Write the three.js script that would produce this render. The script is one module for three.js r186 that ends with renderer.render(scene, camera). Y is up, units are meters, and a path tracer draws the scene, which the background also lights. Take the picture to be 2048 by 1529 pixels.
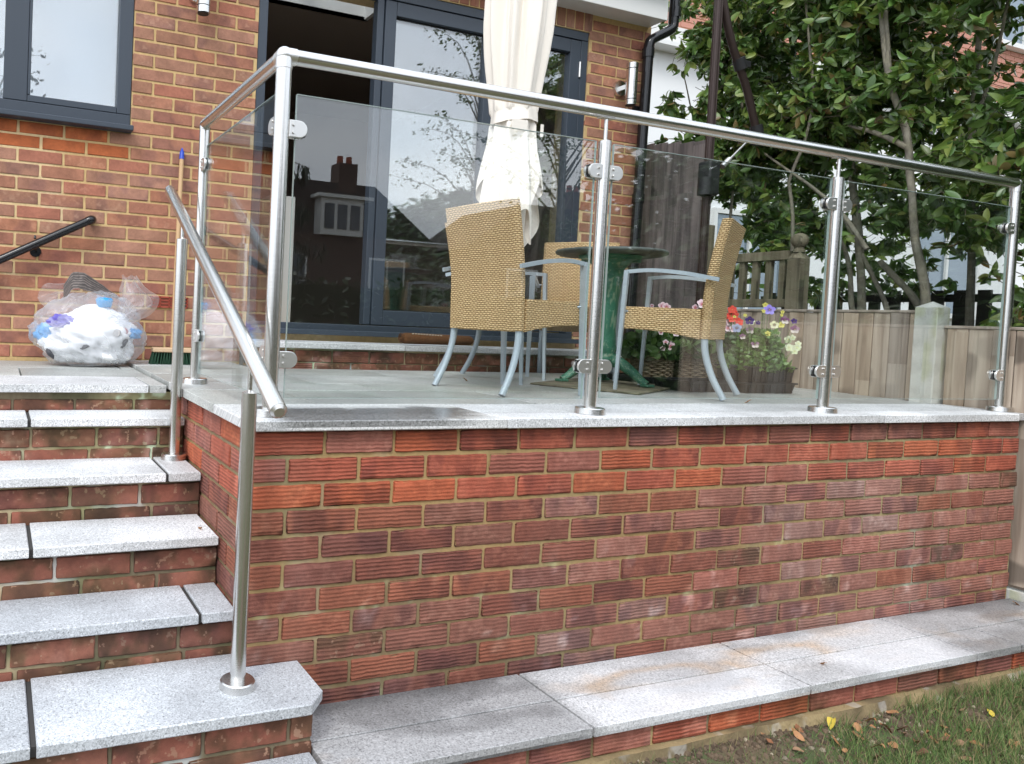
import * as THREE from 'three';
import { mergeGeometries } from 'three/addons/utils/BufferGeometryUtils.js';
import { RoundedBoxGeometry } from 'three/addons/geometries/RoundedBoxGeometry.js';

// ------------------------------------------------------------------ camera, sky, sun, exposure
const scene = new THREE.Scene();
const camera = new THREE.PerspectiveCamera(2 * Math.atan(844 / 1519.63) * 180 / Math.PI, 2048 / 1529, 0.05, 400);
camera.position.set(-0.671, 0.2873, 1.9758);
camera.rotation.set(-0.033884, -0.365334, 0.0436, 'YXZ');
camera.setViewOffset(2950, 1688, 902, 159, 2048, 1529);
const renderer = new THREE.WebGLRenderer({ antialias: true });
renderer.toneMapping = THREE.LinearToneMapping;
renderer.toneMappingExposure = 1.68;
renderer.shadowMap.enabled = true;

const R = (d) => d * Math.PI / 180;
const clamp = (x, a = 0, b = 1) => Math.max(a, Math.min(b, x));
const sstep = (a, b, x) => { const t = clamp((x - a) / (b - a)); return t * t * (3 - 2 * t); };
const lerp = (a, b, t) => a + (b - a) * t;
function rng(seed) { let a = seed >>> 0; return () => { a = (a + 0x6D2B79F5) | 0; let t = Math.imul(a ^ (a >>> 15), 1 | a); t = (t + Math.imul(t ^ (t >>> 7), 61 | t)) ^ t; return ((t ^ (t >>> 14)) >>> 0) / 4294967296; }; }
function hash(x, y, s = 0) { let h = Math.imul(x | 0, 374761393) + Math.imul(y | 0, 668265263) + Math.imul(s | 0, 1274126177); h = Math.imul(h ^ (h >>> 13), 1274126177); return ((h ^ (h >>> 16)) >>> 0) / 4294967296; }
function vnoise(x, y, s = 0, px = 0, py = 0) {
  const ix = Math.floor(x), iy = Math.floor(y), fx = x - ix, fy = y - iy, u = fx * fx * (3 - 2 * fx), v = fy * fy * (3 - 2 * fy);
  const w = (i, j) => hash(px ? ((i % px) + px) % px : i, py ? ((j % py) + py) % py : j, s);
  return lerp(lerp(w(ix, iy), w(ix + 1, iy), u), lerp(w(ix, iy + 1), w(ix + 1, iy + 1), u), v);
}
function fbm(x, y, o = 4, s = 0, px = 0, py = 0) { let a = 0.5, t = 0, n = 0; for (let i = 0; i < o; i++) { t += a * vnoise(x, y, s + i * 17, px, py); n += a; a *= 0.5; x *= 2; y *= 2; px *= 2; py *= 2; } return t / n; }
const toS = (l) => { l = clamp(l); return 255 * (l <= 0.0031308 ? 12.92 * l : 1.055 * Math.pow(l, 1 / 2.4) - 0.055); };
function tex(w, h, fn, srgb = true) {
  const d = new Uint8Array(w * h * 4);
  for (let j = 0; j < h; j++) for (let i = 0; i < w; i++) {
    const c = fn(i, j), k = (j * w + i) * 4;
    if (srgb) { d[k] = toS(c[0]); d[k + 1] = toS(c[1]); d[k + 2] = toS(c[2]); } else { const v = clamp(c) * 255; d[k] = d[k + 1] = d[k + 2] = v; }
    d[k + 3] = 255;
  }
  const t = new THREE.DataTexture(d, w, h, THREE.RGBAFormat); t.magFilter = THREE.LinearFilter; t.minFilter = THREE.LinearMipmapLinearFilter; t.generateMipmaps = true;
  t.wrapS = t.wrapT = THREE.RepeatWrapping; if (srgb) t.colorSpace = THREE.SRGBColorSpace; t.needsUpdate = true; return t;
}

{ // overcast sky, thin bright cloud
  const W = 1024, H = 512, d = new Float32Array(W * H * 4), sx = -0.42, sy = 0.78, sz = 0.46;
  for (let j = 0; j < H; j++) {
    const up = ((j + 0.5) / H - 0.5) * Math.PI, y = Math.sin(up);
    for (let i = 0; i < W; i++) {
      const a = ((i + 0.5) / W - 0.5) * 2 * Math.PI, x = Math.cos(a) * Math.cos(up), z = Math.sin(a) * Math.cos(up), k = (j * W + i) * 4;
      const yy = Math.max(y, 0), q = 1 / (yy + 0.28), n = fbm(x * q * 1.6 + 20, z * q * 1.6 + 20, 5, 3), n2 = fbm(x * q * 0.7 + 50, z * q * 0.7 + 50, 4, 9);
      const cloud = sstep(0.3, 0.7, n * 0.6 + n2 * 0.4), cs = Math.max(0, x * sx + y * sy + z * sz);
      let l = 0.86 + 0.34 * cloud + 0.16 * yy + 0.5 * Math.pow(cs, 6);
      if (y < 0) l = lerp(l, 0.3, sstep(0, -0.05, y));
      d[k] = l * lerp(0.86, 0.985, cloud); d[k + 1] = l * lerp(0.95, 1.0, cloud); d[k + 2] = l * lerp(1.08, 1.03, cloud); d[k + 3] = 1;
    }
  }
  const t = new THREE.DataTexture(d, W, H, THREE.RGBAFormat, THREE.FloatType); t.mapping = THREE.EquirectangularReflectionMapping; t.magFilter = THREE.LinearFilter; t.needsUpdate = true;
  scene.background = t; scene.environment = t;
}
const sun = new THREE.DirectionalLight(new THREE.Color(1, 0.97, 0.91), 1.0);
sun.position.set(-8.4, 15.6, 9.2); sun.target.position.set(1.5, 0, -1); sun.castShadow = true; sun.shadow.radius = 30; sun.shadow.mapSize.set(2048, 2048);
Object.assign(sun.shadow.camera, { left: -8, right: 8, top: 8, bottom: -8, near: 1, far: 50 });
scene.add(sun, sun.target);

// ------------------------------------------------------------------ helpers
const used = {};
function numbered(n) { const k = used[n] = (used[n] ?? -1) + 1; return k ? `${n}_${String(k).padStart(3, '0')}` : n; }
function tag(o, label, category, group) { o.userData.label = label; if (category) o.userData.category = category; if (group) o.userData.group = group; return o; }
function thing(name, label, category, [x, y, z] = [0, 0, 0], turn = 0, group) { const o = new THREE.Group(); o.name = numbered(name); o.position.set(x, y, z); o.rotation.y = turn; scene.add(o); return tag(o, label, category, group); }
function structure(name, label) { const o = new THREE.Group(); o.name = numbered(name); o.userData.kind = 'structure'; if (label) o.userData.label = label; scene.add(o); return o; }
function part(name, geo, mat, parent, pos, rot) {
  const m = new THREE.Mesh(Array.isArray(geo) ? merge(geo) : geo, mat); m.name = name; m.castShadow = m.receiveShadow = true;
  if (pos) m.position.set(...pos); if (rot) m.rotation.set(...rot); parent.add(m); return m;
}
function merge(list) {
  const flat = list.map((g) => { g = g.index ? g.toNonIndexed() : g; for (const k of Object.keys(g.attributes)) if (!['position', 'normal', 'uv', 'color'].includes(k)) g.deleteAttribute(k); return g; });
  const hasColor = flat.some((g) => g.attributes.color);
  for (const g of flat) { if (!g.attributes.uv) g.setAttribute('uv', new THREE.BufferAttribute(new Float32Array(g.attributes.position.count * 2), 2)); if (hasColor && !g.attributes.color) g.setAttribute('color', new THREE.BufferAttribute(new Float32Array(g.attributes.position.count * 3).fill(1), 3)); }
  return mergeGeometries(flat);
}
const V = (x, y, z) => new THREE.Vector3(x, y, z);
function mv(g, x = 0, y = 0, z = 0) { return g.translate(x, y, z); }
function box(w, h, d, x = 0, y = 0, z = 0) { return new THREE.BoxGeometry(w, h, d).translate(x, y, z); }
function rbox(w, h, d, x = 0, y = 0, z = 0, r = 0.003, s = 1) { return new RoundedBoxGeometry(w, h, d, s, Math.min(r, w / 2.01, h / 2.01, d / 2.01)).translate(x, y, z); }
function cyl(r0, r1, h, x = 0, y = 0, z = 0, n = 20) { return new THREE.CylinderGeometry(r0, r1, h, n).translate(x, y, z); }
function rod(a, b, r, n = 12, r2 = r) { const d = b.clone().sub(a), g = new THREE.CylinderGeometry(r2, r, d.length(), n); g.applyQuaternion(new THREE.Quaternion().setFromUnitVectors(V(0, 1, 0), d.clone().normalize())); const c = a.clone().add(b).multiplyScalar(0.5); return g.translate(c.x, c.y, c.z); }
function tube(pts, r, seg = 24, n = 10, tension = 0.5) { return new THREE.TubeGeometry(new THREE.CatmullRomCurve3(pts, false, 'catmullrom', tension), seg, r, n, false); }
function taperTube(pts, r0, r1, seg = 20, n = 8, wob = 0, seed = 1) {
  const c = new THREE.CatmullRomCurve3(pts), g = new THREE.TubeGeometry(c, seg, 1, n, false), p = g.attributes.position, q = V(0, 0, 0);
  for (let i = 0; i <= seg; i++) { c.getPointAt(i / seg, q); for (let j = 0; j <= n; j++) { const k = i * (n + 1) + j, r = lerp(r0, r1, i / seg) * (1 + wob * (vnoise(i * 0.7, (j % n) * 1.3, seed) - 0.5)); p.setXYZ(k, q.x + (p.getX(k) - q.x) * r, q.y + (p.getY(k) - q.y) * r, q.z + (p.getZ(k) - q.z) * r); } }
  g.computeVertexNormals(); return g;
}
function triUV(g, s = 1, ox = 0, oy = 0) {   // uv in metres by each face's main direction
  g = g.index ? g.toNonIndexed() : g; const p = g.attributes.position, uv = new Float32Array(p.count * 2), a = V(0, 0, 0), b = V(0, 0, 0), c = V(0, 0, 0);
  for (let i = 0; i < p.count; i += 3) {
    a.fromBufferAttribute(p, i); b.fromBufferAttribute(p, i + 1); c.fromBufferAttribute(p, i + 2);
    const n = b.clone().sub(a).cross(c.clone().sub(a)), x = Math.abs(n.x), y = Math.abs(n.y), z = Math.abs(n.z);
    [a, b, c].forEach((v, k) => { const [u, w] = y >= x && y >= z ? [v.x, v.z] : x > z ? [v.z, v.y] : [v.x, v.y]; uv[(i + k) * 2] = u * s + ox; uv[(i + k) * 2 + 1] = w * s + oy; });
  }
  g.setAttribute('uv', new THREE.BufferAttribute(uv, 2)); return g;
}
function slabGeo(pts, h, c = 0.003) {   // flat slab from an xz outline, top at y = 0, arrises eased
  const cx = pts.reduce((s, p) => s + p[0], 0) / pts.length, cz = pts.reduce((s, p) => s + p[1], 0) / pts.length;
  const sh = new THREE.Shape(pts.map(([x, z]) => new THREE.Vector2(x - Math.sign(x - cx) * c, -(z - Math.sign(z - cz) * c))));
  const g = new THREE.ExtrudeGeometry(sh, { depth: h - 2 * c, bevelEnabled: true, bevelThickness: c, bevelSize: c, bevelSegments: 1, steps: 1 });
  g.rotateX(-Math.PI / 2).translate(0, -h + c, 0); return g;
}
const rect = (x0, x1, z0, z1) => [[x0, z0], [x1, z0], [x1, z1], [x0, z1]];
const std = (o) => new THREE.MeshStandardMaterial(o);
const phys = (o) => new THREE.MeshPhysicalMaterial(o);
const lin = (r, g, b) => new THREE.Color().setRGB(r, g, b);
const floorY = (z) => z < 0 ? -0.0075 * z : 0;

// ------------------------------------------------------------------ materials
// brick faces: an atlas of 4 x 8 different faces, one set combed (garden walls), one smooth (house)
const AW = 2048, AH = 1024, CW = 512, CH = 128;
function brickAtlas(seed, combed, bloom, grime = 0) {
  const col = tex(AW, AH, (i, j) => {
    const ci = Math.floor(i / CW), cj = Math.floor(j / CH), s = seed + ci * 31 + cj * 131, u = (i % CW) / CH, v = (j % CH) / CH, r = rng(s * 7 + 5), r1 = r(), r2 = r(), r3 = r(), r4 = r();
    const big = fbm(u * 1.3 + 9, v * 1.3 + 3, 3, s), mid = fbm(u * 6, v * 6, 3, s + 1), fine = hash(i, j, s) * 0.6 + vnoise(u * 60, v * 60, s + 2) * 0.4;
    let t = 0.62 * (0.66 + 0.4 * big + 0.26 * (mid - 0.5) + 0.32 * (fine - 0.5)), g = 1, b = 1;
    if (r1 < 0.45) { const e = sstep(0.38, 0.66, fbm(u * 0.9 + r2 * 9, v * 0.6, 2, s + 3)); t *= lerp(1, combed ? 0.66 : 0.78, e); b *= lerp(1, 1.12, e); }   // kiln flash
    if (combed) { const rd = 0.5 + 0.5 * Math.sin((v * (5.2 + r2 * 1.2) + r4 + 0.1 * vnoise(u * 3, v * 3, s + 4)) * 2 * Math.PI), am = (0.45 + 0.55 * sstep(0.2, 0.6, r3)) * sstep(0.2, 0.6, fbm(u * 2, v * 2, 3, s + 6) + 0.12); t *= lerp(0.92, 0.72 + 0.36 * rd, am); }
    if (r3 < bloom) { const w = sstep(0.52, 0.75, fbm(u * 2 + 40 * r4, v * 2.4, 4, s + 5)) * (0.25 + 0.75 * mid); t = lerp(t, 0.8, w * 0.5); g = lerp(g, 1.25, w * 0.6); b = lerp(b, 1.3, w * 0.6); }
    const edge = Math.min(v, 1 - v, u / 1, (4 - u)) ; t *= 0.9 + 0.1 * sstep(0, 0.06, edge);
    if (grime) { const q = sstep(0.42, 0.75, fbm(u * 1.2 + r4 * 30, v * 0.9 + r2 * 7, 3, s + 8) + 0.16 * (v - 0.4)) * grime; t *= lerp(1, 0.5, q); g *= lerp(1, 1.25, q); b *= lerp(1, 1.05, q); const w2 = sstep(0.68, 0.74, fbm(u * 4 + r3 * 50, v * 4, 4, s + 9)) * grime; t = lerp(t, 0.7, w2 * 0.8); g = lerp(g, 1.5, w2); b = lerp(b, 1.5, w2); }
    if (fine > 0.93 && mid > 0.5) t *= 0.6;
    return [t, t * g, t * b];
  });
  const bump = tex(AW, AH, (i, j) => {
    const ci = Math.floor(i / CW), cj = Math.floor(j / CH), s = seed + ci * 31 + cj * 131, u = (i % CW) / CH, v = (j % CH) / CH;
    let h = 0.45 + 0.25 * fbm(u * 5, v * 5, 4, s + 1) + 0.15 * (vnoise(u * 40, v * 40, s + 2) - 0.5);
    if (combed) { const r = rng(s * 7 + 5); r(); const r2 = r(), r3 = r(), r4 = r(); h += 0.3 * Math.sin((v * (5.2 + r2 * 1.2) + r4 + 0.1 * vnoise(u * 3, v * 3, s + 4)) * 2 * Math.PI) * (0.4 + 0.7 * vnoise(u * 3, v * 9, s + 7)) * (0.45 + 0.55 * sstep(0.2, 0.6, r3)) ; }
    return h;
  }, false);
  return { map: col, bumpMap: bump };
}
const combedAtlas = brickAtlas(11, true, 0.5), smoothAtlas = brickAtlas(77, false, 0.28), grimyAtlas = brickAtlas(140, false, 0.5, 1), grimeShadeCombed = brickAtlas(11, true, 0.5, 0.8);
const brickMats = (atlas, list, bumpScale, roughness, vertexColors = false) => list.map(([r, g, b]) => std({ ...atlas, vertexColors, color: lin(r / 0.62, g / 0.62, b / 0.62), roughness, bumpScale }));
const redMats = brickMats(combedAtlas, [[0.47, 0.115, 0.065], [0.43, 0.11, 0.065], [0.4, 0.13, 0.09], [0.52, 0.125, 0.055], [0.44, 0.16, 0.115]], 0.004, 0.85, true);
const purpleMats = brickMats(combedAtlas, [[0.27, 0.088, 0.058], [0.32, 0.105, 0.068], [0.37, 0.145, 0.105], [0.4, 0.165, 0.12], [0.29, 0.115, 0.08], [0.35, 0.115, 0.066], [0.38, 0.19, 0.15], [0.25, 0.09, 0.066]], 0.004, 0.88, true);
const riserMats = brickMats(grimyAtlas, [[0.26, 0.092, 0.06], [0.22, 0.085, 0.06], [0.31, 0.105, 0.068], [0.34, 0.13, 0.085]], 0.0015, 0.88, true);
const houseMats = brickMats(smoothAtlas, [[0.44, 0.195, 0.12], [0.41, 0.175, 0.11], [0.4, 0.2, 0.13], [0.45, 0.19, 0.11], [0.38, 0.185, 0.115], [0.46, 0.23, 0.155], [0.43, 0.165, 0.105], [0.4, 0.19, 0.125]], 0.0018, 0.9);
const grimeShadeMats = brickMats(grimeShadeCombed, [[0.36, 0.12, 0.075], [0.28, 0.11, 0.075], [0.24, 0.1, 0.08]], 0.004, 0.9, true);
const orangeMat = brickMats(smoothAtlas, [[0.5, 0.135, 0.045]], 0.0018, 0.9)[0];
function mortarMat(seed, ca, cb, white) {
  return std({ roughness: 0.95, bumpScale: 0.004, vertexColors: seed === 6 || seed === 8,
    map: tex(1024, 512, (i, j) => { const x = i / 128, y = j / 128, n = fbm(x * 2, y * 2, 5, seed, 16, 8), f = hash(i, j, seed), w = sstep(0.62, 0.74, fbm(x * 5, y * 5, 4, seed + 9, 40, 20)) * white, q = sstep(0.35, 0.65, n); const k = 0.78 + 0.34 * f * 0.6 + 0.1 * n; return [0, 1, 2].map((c) => lerp(lerp(ca[c], cb[c], q) * k, 0.62, w)); }),
    bumpMap: tex(512, 512, (i, j) => 0.5 * fbm(i / 16, j / 16, 4, seed + 4, 32, 32) + 0.5 * hash(i, j, seed + 1), false) });
}
const houseMortar = mortarMat(5, [0.62, 0.43, 0.2], [0.72, 0.54, 0.3], 0.1), gardenMortar = mortarMat(6, [0.25, 0.18, 0.095], [0.43, 0.29, 0.13], 0.1), riserMortar = mortarMat(8, [0.2, 0.16, 0.1], [0.46, 0.37, 0.22], 0.7), rough = mortarMat(9, [0.2, 0.15, 0.08], [0.36, 0.27, 0.14], 0.3);
// granite
function speck(x, y, s) {   // grains a few millimetres wide
  const a = vnoise(x * 330, y * 330, s), b = vnoise(x * 520 + 7, y * 520 + 3, s + 1), c = vnoise(x * 900, y * 900, s + 2); let v = 0.62 + 0.12 * (c - 0.5) + 0.14 * (a - 0.5);
  v -= 0.22 * sstep(0.66, 0.82, b); v += 0.12 * sstep(0.7, 0.85, a); v -= 0.12 * sstep(0.3, 0.18, a); return v;
}
const graniteMap = tex(1024, 1024, (i, j) => { const x = i / 1024 * 0.8, y = j / 1024 * 0.8, v = speck(x, y, 21) * (0.62 + 0.68 * fbm(x * 5, y * 5, 4, 40, 4, 4)); return [v, v * 1.005, v * 1.012]; });
const graniteBump = tex(512, 512, (i, j) => hash(i, j, 3) * 0.5 + 0.5 * vnoise(i / 3, j / 3, 4), false);
const granite = (k, roughness, tint = [1, 1, 1]) => { const m = graniteMap.clone(); m.repeat.set(1 / 0.8, 1 / 0.8); m.needsUpdate = true; return std({ map: m, bumpMap: graniteBump, bumpScale: 0.0008, color: lin(k * tint[0], k * tint[1], k * tint[2]), roughness }); };
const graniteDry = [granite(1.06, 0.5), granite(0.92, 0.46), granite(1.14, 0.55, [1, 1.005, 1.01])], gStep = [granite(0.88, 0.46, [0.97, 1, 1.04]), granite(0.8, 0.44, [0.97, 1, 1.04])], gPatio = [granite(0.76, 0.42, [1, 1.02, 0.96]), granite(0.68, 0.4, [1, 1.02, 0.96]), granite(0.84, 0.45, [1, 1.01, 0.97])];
// ledge slabs: rust and clay stains spread over them; texture covers x 0..3.7, z 0..0.36
const ledgeMap = tex(2048, 256, (i, j) => {
  const x = i / 2048 * 3.7, z = j / 256 * 0.36, n = fbm(x * 7, z * 9, 4, 60), m = fbm(x * 22, z * 22, 3, 61); let v = speck(x * 0.8, z * 0.8, 62) * (0.86 + 0.28 * n);
  const darker = sstep(1.0, 0.9, x) * 0.5 + sstep(2.6, 2.8, x + 0.3 * (n - 0.5)) * 0.42 + 0.3 * sstep(0.5, 0.66, fbm(x * 2.6 + 5, z * 6, 3, 68)) + sstep(0.09, 0.0, z + 0.05 * (n - 0.5)) * 0.22; v *= 1 - darker * 0.75;  // damp slabs and patches; also darker along the back edge
  const ring = (cx, cz, w, h, t) => { const d = Math.hypot((x - cx) / w, (z - cz) / h) + 0.5 * (n - 0.5); return Math.exp(-(((d - 1) / t) ** 2)) * (z < 0.185 ? 1 : 0.18); };
  const rust = clamp(ring(1.36, 0.15, 0.24, 0.055, 0.28) * 0.75 + ring(1.95, 0.16, 0.2, 0.075, 0.3) * 0.7 + 0.4 * sstep(0.55, 0.75, fbm(x * 3, z * 14, 3, 66)) * sstep(1.0, 1.3, x) * (z < 0.19 ? 1 : 0.3) + 0.3 * sstep(0.6, 0.75, fbm(x * 5 + 9, z * 8, 3, 67)));
  const r = rust * (0.4 + 0.5 * m) * 0.85, pale = (z > 0.185 ? 1 : 0.25) * (sstep(0.95, 1.15, x) * sstep(1.85, 1.6, x) + sstep(2.0, 2.2, x) * sstep(2.75, 2.6, x)) * 0.28;
  return [lerp(v, 0.86, pale) * lerp(1.05, 1.0, r), lerp(v, 0.87, pale) * lerp(1.05, 0.66, r), lerp(v, 0.9, pale) * lerp(1.06, 0.36, r)];
});
const ledgeMat = std({ map: ledgeMap, bumpMap: graniteBump, bumpScale: 0.0006, color: lin(0.98, 0.98, 0.98), roughness: 0.5 });
// the first coping slab, wet: texture covers x -0.05..0.85, z -0.35..0.05
const wet = (i, j) => { const x = -0.05 + i / 1024 * 0.9, z = -0.35 + j / 512 * 0.4, n = fbm(x * 9, z * 12, 4, 71); return sstep(0.02, 0.12, x + 0.1 * (n - 0.5) + z * 0.2) * sstep(-0.3, -0.2, z + 0.1 * (n - 0.5)) * (1 - 0.85 * sstep(0.62, 0.8, x + 0.2 * (n - 0.5) + z * 0.9)) ; };
const wetMat = std({ map: tex(1024, 512, (i, j) => { const x = -0.05 + i / 1024 * 0.9, z = -0.35 + j / 512 * 0.4, w = wet(i, j), v = speck(x, z, 73) * (0.95 + 0.2 * fbm(x * 6, z * 6, 3, 74)), d = lerp(v * 1.05, Math.pow(v, 1.5) * 0.5, w); return [d, d * 1.0, d * 0.99]; }), roughnessMap: tex(512, 256, (i, j) => lerp(0.55, 0.13, wet(i * 2, j * 2)), false), roughness: 1, bumpMap: graniteBump, bumpScale: 0.0003 });
const joint = std({ color: lin(0.045, 0.042, 0.04), roughness: 0.95 });
const steel = std({ color: lin(0.7, 0.69, 0.67), metalness: 1, roughness: 1, roughnessMap: tex(256, 256, (i, j) => 0.22 + 0.06 * fbm(i / 30, j / 18, 4, 411, 0, 0), false), bumpMap: tex(128, 512, (i, j) => hash(0, j, 5) * 0.7 + 0.3 * hash(i, j, 6), false), bumpScale: 0.00006 });
const steelSatin = std({ color: lin(0.78, 0.77, 0.75), metalness: 1, roughness: 0.38 });
const glass = phys({ color: lin(0.97, 0.99, 0.985), transmission: 1, thickness: 0, roughness: 0, ior: 1.8 });
const glassEdge = std({ color: lin(0.36, 0.44, 0.42), roughness: 0.15 });
const doorGlass = phys({ color: lin(0.96, 0.975, 0.98), transmission: 1, thickness: 0, roughness: 0, ior: 2.05 });
const anthracite = std({ color: lin(0.042, 0.055, 0.075), roughness: 0.42 }), darkGap = std({ color: lin(0.01, 0.011, 0.013), roughness: 0.6 });
const whitePaint = std({ color: lin(0.72, 0.72, 0.7), roughness: 0.5 }), whiteRender = std({ color: lin(0.78, 0.79, 0.79), roughness: 0.9 }), blackGloss = std({ color: lin(0.012, 0.012, 0.014), roughness: 0.18 }), blackMatt = std({ color: lin(0.016, 0.016, 0.018), roughness: 0.5 });
const roomDark = std({ color: lin(0.3, 0.24, 0.2), roughness: 0.9 }), roomFloor = std({ color: lin(0.1, 0.07, 0.05), roughness: 0.5 }), paleWall = std({ color: lin(0.55, 0.54, 0.5), roughness: 0.8 });
const blind = std({ color: lin(0.66, 0.69, 0.77), roughness: 0.9 });
const aluPaint = std({ color: lin(0.42, 0.48, 0.53), metalness: 0.15, roughness: 0.38 });
const boltMat = std({ color: lin(0.35, 0.4, 0.45), metalness: 0.6, roughness: 0.35 });
// woven seat: a tile of 8 x 16 strands, 0.168 x 0.139 m
const weaveH = (i, j) => { const u = i / 64, v = j / 32 + 0.16 * Math.sin(i / 512 * 2 * Math.PI * 2), row = Math.floor(v), x = u + (row % 2) * 0.5 + 0.14 * (hash(((row % 16) + 16) % 16, 1, 3) - 0.5), fx = x - Math.floor(x) - 0.5, fv = v - row - 0.5; return Math.max(0, 1 - (fx * fx * 3.4)) * Math.max(0, 1 - fv * fv * 3.8) ; };
const weaveMap = tex(512, 512, (i, j) => { const h = weaveH(i, j), n = 0.78 + 0.1 * fbm(i / 60, j / 60, 2, 14, 0, 0) + 0.3 * hash(Math.floor(i / 64 + (Math.floor(j / 32) % 2) * 0.5) % 8, Math.floor(j / 32), 4) + 0.1 * (hash(i >> 2, j, 8) - 0.5), k = sstep(0.12, 0.75, h) * n; return [lerp(0.42, 0.8, k), lerp(0.25, 0.56, k), lerp(0.1, 0.295, k)]; });
const weaveBump = tex(512, 512, (i, j) => weaveH(i, j), false);
for (const t of [weaveMap, weaveBump]) t.repeat.set(1 / 0.168, 1 / 0.142);
const wicker = std({ map: weaveMap, bumpMap: weaveBump, bumpScale: 0.006, roughness: 0.6 });
const castGreen = std({ roughness: 0.5, map: tex(256, 256, (i, j) => { const n = fbm(i / 20, j / 20, 4, 81), w = sstep(0.6, 0.72, fbm(i / 9, j / 9, 3, 82)); return [lerp(0.03, 0.16, w) * (0.7 + 0.6 * n), lerp(0.145, 0.25, w) * (0.7 + 0.6 * n), lerp(0.09, 0.17, w) * (0.7 + 0.6 * n)]; }) });
const slateTop = std({ roughness: 0.7, map: tex(256, 256, (i, j) => { const n = fbm(i / 16, j / 16, 5, 85), v = 0.04 + 0.1 * n; return [v * 0.95, v * 1.1, v]; }), bumpMap: tex(256, 256, (i, j) => fbm(i / 10, j / 10, 4, 86), false), bumpScale: 0.004 });
const canvasFab = std({ color: lin(0.84, 0.785, 0.71), roughness: 0.95, side: THREE.DoubleSide, bumpMap: tex(256, 256, (i, j) => 0.5 * fbm(i / 12, j / 30, 3, 91, 0, 0) + 0.3 * hash(i, j, 9), false), bumpScale: 0.0015 });
const bronze = std({ color: lin(0.05, 0.034, 0.03), metalness: 0.5, roughness: 0.38 });
function woodMat(ca, cb, seed, roughness = 0.85) {
  return std({ roughness, bumpScale: 0.002, map: tex(512, 1024, (i, j) => { const x = i / 512, y = j / 1024, g = fbm(x * 26, y * 2.2, 4, seed), f = fbm(x * 90, y * 5, 2, seed + 1), b = fbm(x * 3, y * 3, 3, seed + 2); const kx = vnoise(x * 6, y * 5, seed + 3), kn = sstep(0.83, 0.9, kx); const t = clamp(g * 0.7 + f * 0.3) ; return [0, 1, 2].map((c) => lerp(ca[c], cb[c], sstep(0.25, 0.75, t)) * (0.72 + 0.5 * b) * (1 - 0.55 * kn)); }), bumpMap: tex(512, 512, (i, j) => fbm(i / 512 * 60, j / 512 * 3, 3, seed + 5), false) });
}
const fenceMats = [woodMat([0.27, 0.205, 0.155], [0.47, 0.39, 0.31], 101), woodMat([0.26, 0.21, 0.17], [0.43, 0.37, 0.31], 111), woodMat([0.3, 0.22, 0.155], [0.5, 0.4, 0.3], 121)];
const greyWoods = [woodMat([0.085, 0.072, 0.07], [0.2, 0.17, 0.16], 131), woodMat([0.1, 0.08, 0.075], [0.22, 0.185, 0.17], 141)];
const greenWood = woodMat([0.115, 0.1, 0.062], [0.225, 0.195, 0.135], 151);
const concreteMat = std({ roughness: 0.9, map: tex(256, 512, (i, j) => { const n = fbm(i / 30, j / 30, 5, 161), f = hash(i, j, 5), g = sstep(0.55, 0.75, fbm(i / 40, j / 90, 3, 165)), v = 0.4 + 0.26 * n + 0.08 * f; return [v * lerp(1, 0.84, g), v * lerp(1, 0.86, g), v * lerp(0.92, 0.64, g)]; }), bumpMap: tex(256, 256, (i, j) => fbm(i / 8, j / 8, 4, 163), false), bumpScale: 0.003 });
const bark = std({ roughness: 0.9, map: tex(256, 512, (i, j) => { const n = fbm(i / 14, j / 30, 5, 171), g = fbm(i / 60, j / 60, 3, 175), v = 0.08 + 0.2 * n; return [v * 1.06, v * 0.97, v * lerp(0.66, 0.84, g)]; }), bumpMap: tex(256, 256, (i, j) => fbm(i / 8, j / 18, 4, 173), false), bumpScale: 0.006 });
const twigMat = std({ color: lin(0.06, 0.05, 0.032), roughness: 0.9 });
const leafMats = [[0.14, 0.24, 0.05], [0.09, 0.18, 0.045], [0.22, 0.33, 0.07], [0.11, 0.2, 0.06], [0.29, 0.35, 0.085], [0.26, 0.19, 0.075]].map(([r, g, b]) => phys({ color: lin(r, g, b), roughness: 0.36, transmission: 0.4, thickness: 0, side: THREE.DoubleSide }));
const leafTint = phys({ color: lin(1, 1, 1), roughness: 0.4, transmission: 0.4, thickness: 0, side: THREE.DoubleSide });
const petal = (r, g, b) => std({ color: lin(r, g, b), roughness: 0.7, side: THREE.DoubleSide });
const vcol = std({ color: lin(1, 1, 1), roughness: 0.75, side: THREE.DoubleSide, vertexColors: true });

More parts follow.
